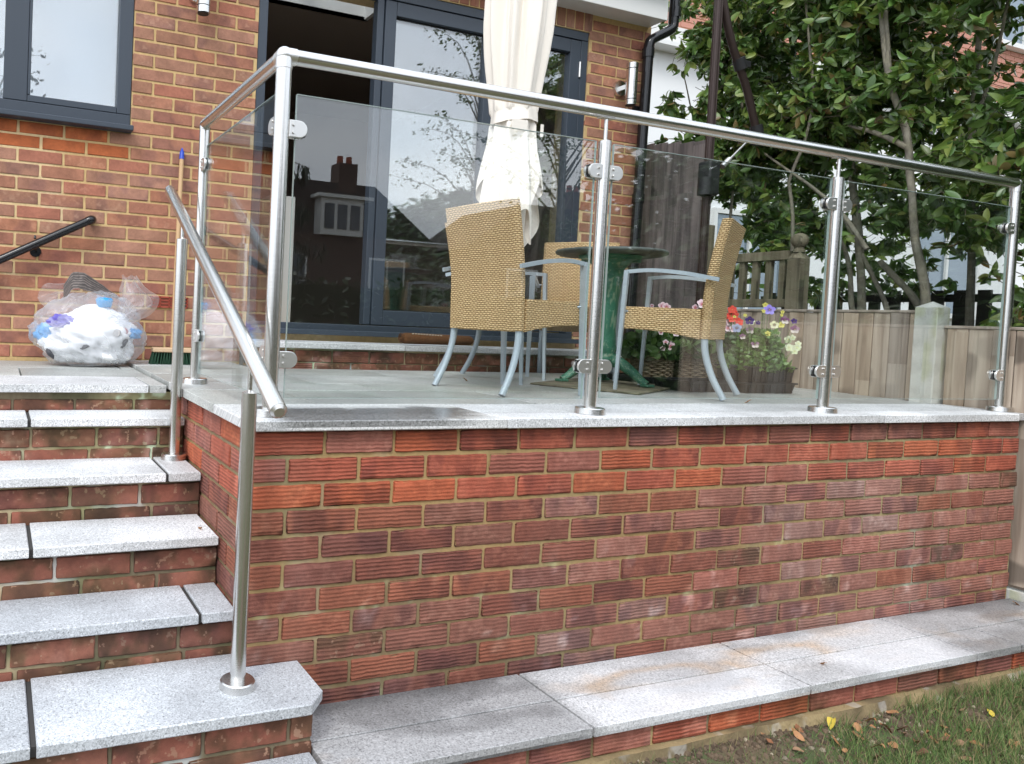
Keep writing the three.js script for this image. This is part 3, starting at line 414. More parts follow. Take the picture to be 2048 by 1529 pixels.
{ // two small things on the window board
  const b = thing('pink_bowl', 'small pink bowl upside down behind the window glass', 'bowl', [-0.335, 1.286, ZW - 0.17]); part('bowl', new THREE.SphereGeometry(0.05, 28, 14, 0, Math.PI * 2, 0, Math.PI / 2), std({ color: lin(0.75, 0.5, 0.56), roughness: 0.5 }), b); part('foot_ring', cyl(0.02, 0.02, 0.008, 0, 0.052, 0), std({ color: lin(0.75, 0.5, 0.56), roughness: 0.5 }), b);
  const k = thing('white_hoop', 'white hooped stand behind the window glass at its corner', 'ornament', [-0.175, 1.286, ZW - 0.16]); part('hoop', new THREE.TorusGeometry(0.045, 0.006, 10, 40, Math.PI).translate(0, 0.012, 0), whitePaint, k); part('base', rbox(0.12, 0.014, 0.05, 0, 0.007, 0, 0.004), whitePaint, k);
}
{ // raised door step
  const s = thing('door_step', 'long brick step topped with granite slabs under the garden doors', 'step');
  part('core', box(2.6, 0.13, 0.28, 1.91, 0.05, -1.965), joint, s); part('mortar', stainedFace(2.62, 0.14, 100, 8, (g) => g.translate(1.91, 0.052, -1.806), riserStain), riserMortar, s);
  const xs = [0.585, 1.475, 1.93 + 0.35, 3.225]; for (let i = 0; i < 3; i++) part('tread_slab', triUV(slabGeo(rect(xs[i] + 0.002, xs[i + 1] - 0.002, -2.112, -1.765), 0.031), 1, i), graniteDry[i % 2], s, [0, 0.153, 0]);
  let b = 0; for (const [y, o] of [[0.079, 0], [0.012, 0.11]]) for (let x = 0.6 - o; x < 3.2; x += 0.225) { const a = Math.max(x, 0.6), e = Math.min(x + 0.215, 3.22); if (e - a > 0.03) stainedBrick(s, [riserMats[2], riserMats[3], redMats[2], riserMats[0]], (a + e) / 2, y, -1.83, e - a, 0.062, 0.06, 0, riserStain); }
}

// ------------------------------------------------------------------ wall fittings
function wallLight(x, y0, y1, z, label, disc) {
  const l = thing('wall_light', label, 'wall light', [x, 0, z], 0, 'steel tube lights on the house wall');
  part('tube', [cyl(0.037, 0.037, y1 - y0 - 0.08, 0, (y0 + y1) / 2, 0, 32)], steel, l);
  part('cap', [cyl(0.0375, 0.0375, 0.034, 0, y1 - 0.018, 0, 32), cyl(0.0375, 0.0375, 0.034, 0, y0 + 0.018, 0, 32)], steel, l);
  part('rim', [cyl(0.0345, 0.0345, 0.01, 0, y0 + 0.038, 0, 32), cyl(0.0345, 0.0345, 0.01, 0, y1 - 0.038, 0, 32), cyl(0.03, 0.03, 0.004, 0, y0 - 0.001, 0, 32)], blackMatt, l);
  part('wall_plate', [new THREE.CylinderGeometry(0.05, 0.055, 0.02, 32).rotateX(Math.PI / 2).translate(-0.02, (y0 + y1) / 2 - 0.01, ZW - z + 0.01), box(0.02, 0.03, 0.05, -0.01, (y0 + y1) / 2 - 0.01, -0.055)], steel, l);
}
wallLight(0.312, 1.885, 2.17, -2.055, 'steel tube wall light between the window and the doors');
wallLight(3.275, 1.81, 2.09, -2.055, 'steel tube wall light beside the black downpipe');
{
  const h = thing('handrail', 'black tube handrail fixed to the brick wall', 'handrail');
  const a = V(-0.232, 0.742, -2.075), b = V(-1.25, 0.19, -2.075), d = b.clone().sub(a).normalize();
  part('rail', [rod(a, b, 0.021, 18), new THREE.SphereGeometry(0.021, 18, 12).translate(a.x, a.y, a.z)], blackGloss, h);
  part('end_bend', [tube([a.clone().addScaledVector(d, 0.02), a.clone(), V(a.x + 0.01, a.y + 0.004, -2.1), V(a.x + 0.012, a.y + 0.005, ZW + 0.004)], 0.0225, 20, 14)], blackGloss, h);
  for (const t of [0.3, 0.85]) { const p = a.clone().addScaledVector(d, t); part('bracket', [rod(V(p.x, p.y - 0.01, p.z), V(p.x, p.y - 0.035, ZW + 0.008), 0.007, 8), new THREE.CylinderGeometry(0.028, 0.028, 0.006, 20).rotateX(Math.PI / 2).translate(p.x, p.y - 0.035, ZW + 0.005), rod(V(p.x - 0.005, p.y + 0.045, ZW + 0.01), V(p.x - 0.005, p.y + 0.03, ZW + 0.018), 0.006, 8)], blackGloss, h); }
}

// ------------------------------------------------------------------ glass balustrade
{
  const b = thing('glass_balustrade', 'stainless steel and glass balustrade along two patio edges', 'balustrade');
  const ZP = -0.074, H = 1.025, X0 = 0.069, XS = [X0, 1.236, 2.407, 3.583], RR = 0.0215, back = -0.955;
  const flange = (x, y, z, p) => part('flange', [cyl(0.049, 0.051, 0.018, x, y + 0.009, z, 36), cyl(0.046, 0.049, 0.003, x, y + 0.0195, z, 36)], steel, p);
  const clampAt = (x, y, z, dir, axis, p) => {   // a D shaped clamp: two jaws round the glass, two screws
    const sh = new THREE.Shape(); sh.moveTo(0, -0.0225); sh.lineTo(0.03, -0.0225); sh.absarc(0.03, 0, 0.0225, -Math.PI / 2, Math.PI / 2, false); sh.lineTo(0, 0.0225); sh.closePath();
    const jaw = (o) => new THREE.ExtrudeGeometry(sh, { depth: 0.006, bevelEnabled: true, bevelThickness: 0.0015, bevelSize: 0.0015, bevelSegments: 2, curveSegments: 12 }).translate(0, 0, o - 0.003);
    const c = part('clamp', [jaw(0.0105), jaw(-0.0105), box(0.012, 0.045, 0.02, 0.006, 0, 0)], steelSatin, p, [x, y, z], [0, axis, 0]);
    part('screw', [-1, 1].flatMap((s) => [0.018, -0.018].map((o) => new THREE.CylinderGeometry(0.0045, 0.0048, 0.003, 14).rotateX(Math.PI / 2).translate(0.012, s * 0.011, o))), steelSatin, c);
    part('gasket', [box(0.045, 0.04, 0.0045, 0.028, 0, 0.0062), box(0.045, 0.04, 0.0045, 0.028, 0, -0.0062)], blackMatt, c);
  };
  XS.forEach((x, i) => {
    const top = i === 0 ? H - 0.012 : i === 3 ? H - 0.03 : 0.926, r = i === 0 ? 0.0225 : 0.0205;
    const p = part('post', [cyl(r, r, top, x, top / 2, ZP, 32), ...(i === 0 ? [] : [cyl(r * 0.7, r, 0.004, x, top + 0.002, ZP, 32)])], steel, b);
    flange(x, 0.001, ZP, p);
    if (i === 1 || i === 2) part('pin', [cyl(0.0065, 0.0065, H - 0.02 - top, x, (H - 0.02 + top) / 2, ZP, 14), rbox(0.06, 0.004, 0.025, x, H - 0.021, ZP, 0.002)], steel, p);
    for (const y of [0.822, 0.163]) { if (i < 3) clampAt(x + r - 0.002, y, ZP, 1, 0, p); if (i > 0) clampAt(x - r + 0.002, y, ZP, -1, Math.PI, p); }
    if (i === 0) for (const y of [0.835, 0.175]) clampAt(x, y, ZP - r + 0.002, 1, Math.PI / 2, p);
  });
  const bp = part('post', [cyl(0.0205, 0.0205, H - 0.02, X0, H / 2 - 0.01 + 0.007, back, 32)], steel, b); flange(X0, 0.007, back, bp); for (const y of [0.862, 0.197]) clampAt(X0, y, back + 0.0185, 1, -Math.PI / 2, bp);
  part('top_rail', [rod(V(X0 + 0.02, H, ZP), V(XS[3] - 0.012, H, ZP), RR, 32)], steel, b);
  part('top_rail', [rod(V(X0, H, ZP - 0.022), V(X0, H, back + 0.018), RR, 32), tube([V(X0, H, back + 0.02), V(X0, H - 0.002, back + 0.004), V(X0, H - 0.02, back)], RR, 12, 24)], steel, b);
  part('rail_elbow', [new THREE.SphereGeometry(0.0245, 28, 18).translate(X0, H + 0.001, ZP), cyl(0.0242, 0.0242, 0.03, X0, H - 0.022, ZP, 28), rod(V(X0, H, ZP), V(X0 + 0.034, H, ZP), 0.0235, 28), rod(V(X0, H, ZP), V(X0, H, ZP - 0.034), 0.0235, 28)], steelSatin, b);
  part('rail_elbow', [new THREE.SphereGeometry(0.0235, 24, 16).translate(XS[3], H, ZP), cyl(0.0235, 0.0235, 0.035, XS[3], H - 0.02, ZP, 24)], steel, b);
  const pane = (x0, x1, y0, y1, z, side) => {
    const w = x1 - x0, g = side ? box(0.008, y1 - y0, w, z, (y0 + y1) / 2, (x0 + x1) / 2) : box(w, y1 - y0, 0.008, (x0 + x1) / 2, (y0 + y1) / 2, z), m = part('glass_panel', g, glass, b), e = 0.0012, t = 0.0083;
    const strips = side ? [box(t, e, w, z, y1 + e / 2, (x0 + x1) / 2), box(t, e, w, z, y0 - e / 2, (x0 + x1) / 2), box(t, y1 - y0, e, z, (y0 + y1) / 2, x0 - e / 2), box(t, y1 - y0, e, z, (y0 + y1) / 2, x1 + e / 2)] : [box(w, e, t, (x0 + x1) / 2, y1 + e / 2, z), box(w, e, t, (x0 + x1) / 2, y0 - e / 2, z), box(e, y1 - y0, t, x0 - e / 2, (y0 + y1) / 2, z), box(e, y1 - y0, t, x1 + e / 2, (y0 + y1) / 2, z)];
    part('glass_edge', strips, glassEdge, m);
  };
  pane(0.112, 1.196, 0.052, 0.922, ZP); pane(1.274, 2.368, 0.055, 0.92, ZP); pane(2.445, 3.545, 0.055, 0.918, ZP); pane(-0.902, -0.122, 0.052, 0.93, X0, true);
}
{ // handrail of the steps
  const h = thing('step_handrail', 'sloping stainless handrail on two newel posts beside the steps', 'handrail');
  const a = V(-0.05, 0.762, -1.0), b = V(-0.05, 0.066, 0.32), at = (z) => lerp(0.762, 0.066, (z + 1.0) / 1.32);
  for (const [x, y, z, top] of [[-0.054, -0.69, 0.112, 0.09], [-0.05, -0.253, -0.754, 0.555]]) {
    const p = part('newel_post', [cyl(0.0205, 0.0205, top - y - 0.004, x, (top + y) / 2 - 0.002, z, 32), cyl(0.004, 0.0205, 0.008, x, top, z, 32)], steel, h);
    part('flange', [cyl(0.046, 0.048, 0.019, x, y + 0.0095, z, 40), cyl(0.043, 0.046, 0.003, x, y + 0.0205, z, 40)], steel, p);
    part('pin', [cyl(0.0065, 0.0065, at(z) - top - 0.01, x, (at(z) + top) / 2 - 0.008, z, 14)], steel, p);
  }
  part('rail', rod(a, b, 0.0213, 36), steel, h);
  const d = b.clone().sub(a).normalize();
  part('end_cap', [rod(b, b.clone().addScaledVector(d, 0.007), 0.0205, 36, 0.013)], steelSatin, h); part('end_cap', [rod(a, a.clone().addScaledVector(d, -0.004), 0.0205, 36, 0.017)], steelSatin, h);
}

// ------------------------------------------------------------------ woven armchairs
const chairParts = (() => {
  const W = 0.417, hw = W / 2;
  const prof = (t) => { // rear face of the back: x at height
    const y = lerp(0.263, 0.787, t); return [-0.172 - 0.006 * Math.sin(t * 3) - 0.06 * Math.pow(clamp((t - 0.35) / 0.65), 1.5), y];
  };
  const TH = 0.04, N = 26, pos = [], uv = []; // shell round the back, swept upwards
  const ring = (t) => { const [x, y] = prof(t), r = 0.012, o = []; const c = [[-hw + r, 0], [hw - r, 0], [hw, r], [hw, TH - r], [hw - r, TH], [-hw + r, TH], [-hw, TH - r], [-hw, r]]; let u = 0; for (let i = 0; i <= 8; i++) { const p = c[i % 8]; if (i) { const q = c[i - 1]; u += Math.hypot(p[0] - q[0], p[1] - q[1]); } o.push([x + p[1], y, p[0], u]); } return o; };
  for (let i = 0; i < N; i++) { const A = ring(i / N), B = ring((i + 1) / N), v0 = 0.53 * i / N, v1 = 0.53 * (i + 1) / N; for (let k = 0; k < 8; k++) { const q = [[A[k], v0], [A[k + 1], v0], [B[k + 1], v1], [A[k], v0], [B[k + 1], v1], [B[k], v1]]; for (const [p, v] of q) { pos.push(p[0], p[1], p[2]); uv.push(p[3], v); } } }
  for (const [t, up] of [[0, 0], [1, 1]]) { const A = ring(t), cx = A.reduce((s, p) => s + p[0], 0) / A.length; for (let k = 0; k < 8; k++) { const tri = up ? [A[k], A[k + 1]] : [A[k + 1], A[k]]; const c = [cx, A[0][1] + (up ? 0.008 : 0), 0]; for (const p of [tri[0], tri[1], c]) { pos.push(p[0], p[1], p[2]); uv.push(p[2], p[0]); } } }
  const back = new THREE.BufferGeometry(); back.setAttribute('position', new THREE.Float32BufferAttribute(pos, 3)); back.setAttribute('uv', new THREE.Float32BufferAttribute(uv, 2)); back.computeVertexNormals();
  const flipIfNeeded = (g) => { const p = g.attributes.position, n = g.attributes.normal; let s = 0; for (let i = 0; i < p.count; i++) s += (p.getX(i) + 0.17) * n.getX(i) + (p.getZ(i)) * n.getZ(i); if (s < 0) { for (let i = 0; i < p.count; i += 3) { for (const at of [p, g.attributes.uv]) { const a = [], m = at.itemSize; for (let k = 0; k < m; k++) { a.push(at.array[(i + 1) * m + k]); at.array[(i + 1) * m + k] = at.array[(i + 2) * m + k]; at.array[(i + 2) * m + k] = a[k]; } } } g.computeVertexNormals(); } return g; };
  flipIfNeeded(back);
  const sh = new THREE.Shape(); sh.moveTo(-0.128, 0.388); sh.lineTo(0.176, 0.392); sh.quadraticCurveTo(0.19, 0.391, 0.192, 0.378); sh.lineTo(0.19, 0.312); sh.quadraticCurveTo(0.188, 0.3, 0.175, 0.3); sh.quadraticCurveTo(0.03, 0.303, -0.128, 0.266); sh.closePath();
  const seat = triUV(new THREE.ExtrudeGeometry(sh, { depth: W - 0.016, bevelEnabled: true, bevelThickness: 0.008, bevelSize: 0.006, bevelSegments: 2, curveSegments: 6 }).translate(0, 0, -W / 2 + 0.008));
  const rear = (s) => taperTube([V(-0.15, 0.29, s * 0.19), V(-0.158, 0.2, s * 0.193), V(-0.19, 0.1, s * 0.198), V(-0.24, 0.004, s * 0.202)], 0.0145, 0.0135, 16, 14);
  const front = (s) => { // flat tapered post
    const g = new THREE.BoxGeometry(0.016, 0.563, 0.03, 1, 8, 1).translate(0, 0.2815, 0), p = g.attributes.position; for (let i = 0; i < p.count; i++) { const t = p.getY(i) / 0.563; p.setX(i, p.getX(i) * (0.85 + 0.3 * t) + lerp(0.2, 0.177, t)); p.setZ(i, p.getZ(i) * (0.62 + 0.42 * t) + s * 0.224); } return g; };
  const arm = (s) => { const c = new THREE.CatmullRomCurve3([V(0.184, 0.556, s * 0.224), V(0.08, 0.563, s * 0.226), V(-0.06, 0.55, s * 0.23), V(-0.2, 0.522, s * 0.228)]), q = new THREE.Shape([[-0.0065, -0.0085], [0.0065, -0.0085], [0.0065, 0.0085], [-0.0065, 0.0085]].map((a) => new THREE.Vector2(...a))); const g = new THREE.ExtrudeGeometry(q, { steps: 20, extrudePath: c, bevelEnabled: false }); return g; };
  const bolts = (s) => merge([rod(V(0.17, 0.375, s * 0.205), V(0.186, 0.377, s * 0.222), 0.006, 10), rod(V(-0.165, 0.53, s * 0.2), V(-0.165, 0.53, s * 0.222), 0.006, 10)]);
  return { back, seat, rear, front, arm, bolts };
})();
const chair = thing('armchair', 'woven tan armchair nearest the glass with its back to the lawn', 'chair', [1.424, 0, -0.772], 0.153, 'woven armchairs round the green table');
part('backrest', chairParts.back, wicker, chair); part('seat', chairParts.seat, wicker, chair);
for (const s of [1, -1]) { part('leg', chairParts.rear(s), aluPaint, chair); part('leg', chairParts.front(s), aluPaint, chair); part('armrest', chairParts.arm(s), aluPaint, chair); part('bolt', chairParts.bolts(s), boltMat, chair); }
chair.position.y = floorY(-0.772);
for (const [x, z, a, label] of [[2.319, -0.713, 2.111, 'woven tan armchair seen from the side in front of the flower pots'], [1.735, -1.298, -0.926, 'woven tan armchair mostly hidden behind the nearest chair'], [2.401, -1.478, -2.354, 'woven tan armchair behind the green table facing the lawn']]) {
  const c = chair.clone(); c.name = numbered('armchair'); c.position.set(x, floorY(z), z); c.rotation.y = a; c.userData = { ...chair.userData, label }; scene.add(c);
}

// ------------------------------------------------------------------ table and the board under it
{
  const z = -1.08, y0 = floorY(z) + 0.009, t = thing('pedestal_table', 'round dark topped table on a green cast iron pedestal', 'table', [2.25, y0, z]);
  const top = new THREE.LatheGeometry([[0, 0.652], [0.22, 0.65], [0.25, 0.653], [0.264, 0.659], [0.268, 0.667], [0.262, 0.675], [0.15, 0.682], [0, 0.683]].map((p) => new THREE.Vector2(...p)), 72), p = top.attributes.position;
  for (let i = 0; i < p.count; i++) { const x = p.getX(i), zz = p.getZ(i), r = Math.hypot(x, zz), a = Math.atan2(zz, x), k = 1 + (r > 0.2 ? 0.026 * (fbm(a * 4 + 20, 1, 3, 5) - 0.5) : 0); p.setX(i, x * k); p.setZ(i, zz * k); }
  top.computeVertexNormals(); part('tabletop', triUV(top, 2), slateTop, t);
  part('top_bracket', [cyl(0.16, 0.1, 0.025, 0, 0.637, 0, 8), box(0.36, 0.018, 0.05, 0, 0.635, 0), box(0.05, 0.018, 0.36, 0, 0.635, 0)], castGreen, t);
  part('column', new THREE.LatheGeometry([[0.03, 0.11], [0.062, 0.115], [0.066, 0.13], [0.055, 0.145], [0.05, 0.16], [0.058, 0.18], [0.048, 0.2], [0.045, 0.28], [0.05, 0.42], [0.062, 0.52], [0.075, 0.56], [0.07, 0.585], [0.095, 0.61], [0.11, 0.635]].map((q) => new THREE.Vector2(...q)), 28), castGreen, t);
  for (const a of [193, 313, 73]) {
    const d = V(Math.cos(R(a)), 0, Math.sin(R(a))), pts = [[0.02, 0.125], [0.08, 0.108], [0.145, 0.07], [0.2, 0.028], [0.228, 0.012]].map(([r, y]) => V(d.x * r, y, d.z * r));
    const g = taperTube(pts, 0.036, 0.017, 20, 10), q = g.attributes.position; for (let i = 0; i < q.count; i++) if (q.getY(i) < 0.001) q.setY(i, 0.001);
    part('foot', [g, rbox(0.05, 0.014, 0.05, d.x * 0.228, 0.008, d.z * 0.228, 0.005)], castGreen, t);
  }
  const b = thing('timber_board', 'thin weathered board lying under the green table', 'board', [2.2, floorY(z) + 0.005, -1.0], 0.5);
  part('board', triUV(rbox(0.72, 0.008, 0.5, 0, 0, 0, 0.002)), greenWood, b); b.rotation.x = 0.0075;
}

// ------------------------------------------------------------------ cantilever parasol, folded
{
  const PX = 1.628, CZ = -1.1, PZ = -1.35, PO = V(3.2, floorY(PZ), PZ), u = thing('cantilever_parasol', 'folded cream cantilever parasol hanging above the armchairs', 'parasol', [PO.x, PO.y, PO.z]);
  const L = (x, y, z) => V(x - PO.x, y - PO.y, z - PO.z);
  const top = 2.445, hem = 0.854, NA = 192, NY = 90, pos = [], idx = [], uv = [];
  const rad = (t, a) => { // t: height
    const env = t > 1.307 ? 0.104 + 0.038 * Math.pow(sstep(1.28, 1.75, t), 0.8) - 0.07 * sstep(2.06, 2.445, t) : t > 1.252 ? 0.1 : 0.1 + 0.035 * sstep(1.252, 0.93, t);
    const f8 = Math.cos(a * 8 + 0.6 * Math.sin(a * 2 + t)), fold = (t > 1.307 ? 0.16 : t > 1.252 ? 0.04 : 0.2) * (f8 > 0 ? Math.pow(f8, 0.6) : -Math.pow(-f8, 1.5)) + 0.06 * Math.cos(a * 17 + 3 * t) + 0.05 * Math.sin(a * 3 + 2 * t);
    return env * (1 + fold * (0.6 + 0.4 * Math.abs(t - 1.28) / 0.37)) + 0.006 * (fbm(a * 6, t * 9, 3, 7) - 0.5); };
  for (let j = 0; j <= NY; j++) for (let i = 0; i <= NA; i++) {
    const a = i / NA * 2 * Math.PI, low = hem - 0.14 * Math.pow(Math.max(0, Math.cos(a * 4 + 1.1)), 1.2) + 0.1 * Math.sin(a * 2.0 + 0.4) + 0.05 * Math.cos(a * 7), y = lerp(top, low, j / NY), r = rad(Math.min(y, top), a) * (1 + 0.12 * sstep(0.99, 0.76, y) * Math.sin(a * 4 + 2));
    pos.push(PX + r * Math.cos(a) - PO.x, y - PO.y, CZ + r * 0.9 * Math.sin(a) - PO.z); uv.push(i / NA * 1.2, y);
    if (j && i) { const k = j * (NA + 1) + i, m = k - NA - 1; idx.push(m - 1, m, k, m - 1, k, k - 1); }
  }
  const g = new THREE.BufferGeometry(); g.setAttribute('position', new THREE.Float32BufferAttribute(pos, 3)); g.setAttribute('uv', new THREE.Float32BufferAttribute(uv, 2)); g.setIndex(idx); g.computeVertexNormals();
  part('canopy', g, canvasFab, u);
  const band = new THREE.CylinderGeometry(0.108, 0.112, 0.057, 64, 3, true), bp = band.attributes.position; for (let i = 0; i < bp.count; i++) { const a = Math.atan2(bp.getZ(i), bp.getX(i)), k = 1 + 0.035 * Math.cos(a * 8) + 0.02 * Math.sin(a * 5); bp.setXYZ(i, bp.getX(i) * k, bp.getY(i) + 0.012 * Math.sin(a + 0.6), bp.getZ(i) * k * 0.92); } band.computeVertexNormals();
  const strap = part('tie_strap', band.translate(PX - PO.x, 1.281 - PO.y, CZ - PO.z), canvasFab, u); part('strap_flap', rbox(0.09, 0.045, 0.004, PX - 0.05 - PO.x, 1.229 - PO.y, CZ - PO.z + 0.112, 0.002), canvasFab, strap); part('strap_end', rbox(0.018, 0.06, 0.004, PX + 0.095 - PO.x, 1.222 - PO.y, CZ - PO.z + 0.09, 0.002), canvasFab, strap);
  part('pole', [cyl(0.0205, 0.0205, 2.6, 0, 1.3, 0, 24)], bronze, u); part('pole_flute', [0, 1, 2, 3, 4, 5].map((k) => cyl(0.004, 0.004, 2.5, 0.0205 * Math.cos(k * 1.05), 1.26, 0.0205 * Math.sin(k * 1.05), 8)), bronze, u);
  const st = part('strut', [tube([L(3.2, 2.33, PZ), L(3.32, 2.02, PZ), L(3.46, 1.78, PZ), L(3.55, 1.58, PZ), L(3.585, 1.5, PZ)], 0.022, 30, 14)], bronze, u);
  part('strut_clamp', [rod(L(3.385, 1.93, PZ), L(3.415, 1.87, PZ), 0.035, 16), rbox(0.05, 0.04, 0.05, 3.44 - PO.x, 1.9 - PO.y, 0, 0.006), rod(L(3.565, 1.56, PZ), L(3.59, 1.49, PZ), 0.035, 16), rbox(0.07, 0.06, 0.06, 3.6 - PO.x, 1.475 - PO.y, 0, 0.01)], blackMatt, st);
  part('crank_housing', [rbox(0.085, 0.2, 0.09, -0.005, 1.2 - PO.y, 0.01, 0.015, 2), cyl(0.04, 0.04, 0.1, -0.04, 1.15 - PO.y, 0.02, 18)], blackMatt, u);
  part('crank_rod', [rod(L(3.25, 1.27, PZ + 0.05), L(3.5, 1.47, PZ + 0.02), 0.006, 10), rod(L(3.25, 1.27, PZ + 0.05), L(3.31, 1.32, PZ + 0.045), 0.016, 14)], steelSatin, u);
  part('slider', [rbox(0.08, 0.12, 0.08, 0, 2.32 - PO.y, 0, 0.015, 2)], blackMatt, u);
  part('boom', [tube([L(3.2, 2.58, PZ), L(2.9, 2.9, PZ), L(2.2, 2.98, -1.22), L(PX, 2.62, CZ)], 0.024, 30, 14), cyl(0.02, 0.02, 0.25, PX - PO.x, 2.52 - PO.y, CZ - PO.z, 14)], bronze, u);
  part('base', [rbox(0.7, 0.04, 0.07, 0, 0.02, 0, 0.008), rbox(0.07, 0.04, 0.31, 0, 0.02, 0.19, 0.008), rbox(0.07, 0.04, 0.31, 0, 0.02, -0.19, 0.008), cyl(0.04, 0.05, 0.12, 0, 0.1, 0, 20)], blackMatt, u);
}

// ------------------------------------------------------------------ brooms, rubbish bag
{
  const f = floorY(-1.9) - 0.0125, b = thing('broom', 'yard broom with green bristles and blue tipped handle against the wall', 'broom', [0.18, f, -1.9]);
  part('handle', [rod(V(0.002, 0.09, 0), V(0.062, 1.125, -0.225), 0.0122, 16)], std({ color: lin(0.52, 0.33, 0.17), roughness: 0.6 }), b);
  part('handle_tip', [rod(V(0.0612, 1.112, -0.2222), V(0.0635, 1.152, -0.231), 0.0138, 16, 0.012), rod(V(0.0635, 1.152, -0.231), V(0.065, 1.178, -0.2365), 0.012, 16, 0.002)], std({ color: lin(0.015, 0.06, 0.45), roughness: 0.4 }), b);
  part('head', rbox(0.21, 0.024, 0.06, 0, 0.087, 0, 0.006, 2), std({ color: lin(0.6, 0.42, 0.26), roughness: 0.7 }), b);
  const bl = [], rr = rng(5); for (let i = 0; i < 15; i++) for (let k = 0; k < 5; k++) for (let m = 0; m < 5; m++) { const x = -0.098 + i * 0.014, z = -0.022 + k * 0.011, a = x * 1.15 + (rr() - 0.5) * 0.018, c = z * 1.3 + (rr() - 0.5) * 0.018; bl.push(rod(V(x, 0.076, z), V(a, 0.002 + rr() * 0.004, c), 0.0022, 4, 0.0014)); }
  part('bristles', bl, std({ color: lin(0.012, 0.06, 0.028), roughness: 0.6 }), b);
  const m = thing('coir_roll', 'rolled brown coir mat on the step under the doors', 'mat', [1.72, 0.158, -1.83], -0.06);
  const coir = std({ roughness: 1, bumpScale: 0.01, map: tex(256, 256, (i, j) => { const n = fbm(i / 8, j / 8, 4, 301), h = hash(i, j, 7), v = 0.5 + 0.5 * n * (0.5 + 0.7 * h); return [0.26 * v, 0.105 * v, 0.035 * v]; }), bumpMap: tex(256, 256, (i, j) => hash(i, j, 31) * 0.6 + 0.4 * fbm(i / 6, j / 6, 3, 32), false) });
  const roll = new THREE.CapsuleGeometry(0.034, 0.4, 10, 40).rotateZ(Math.PI / 2), rp = roll.attributes.position; for (let i = 0; i < rp.count; i++) { const x = rp.getX(i), y = rp.getY(i), z = rp.getZ(i), n = 1 + 0.14 * (fbm(x * 30, y * 40 + z * 30, 3, 33) - 0.5); rp.setXYZ(i, x, y * n * (0.95 - 0.12 * sstep(0.0, 0.1, x)), z * n * 1.15); } roll.computeVertexNormals();
  part('mat', triUV(roll.translate(0, 0.034, 0), 6), coir, m);
  part('spiral', [tube(Array.from({ length: 22 }, (_, k) => { const a = k * 0.6, r = 0.029 - k * 0.0012; return V(-0.232 - 0.002 * (22 - k) / 22, 0.034 + r * Math.sin(a), r * Math.cos(a) * 1.1); }), 0.004, 80, 6)], coir, m);
  part('stitch', Array.from({ length: 11 }, (_, k) => rbox(0.011, 0.005, 0.006, -0.17 + k * 0.018, 0.063 - k * 0.0005, 0.026, 0.0015)), std({ color: lin(0.6, 0.5, 0.38), roughness: 0.9 }), m);
}
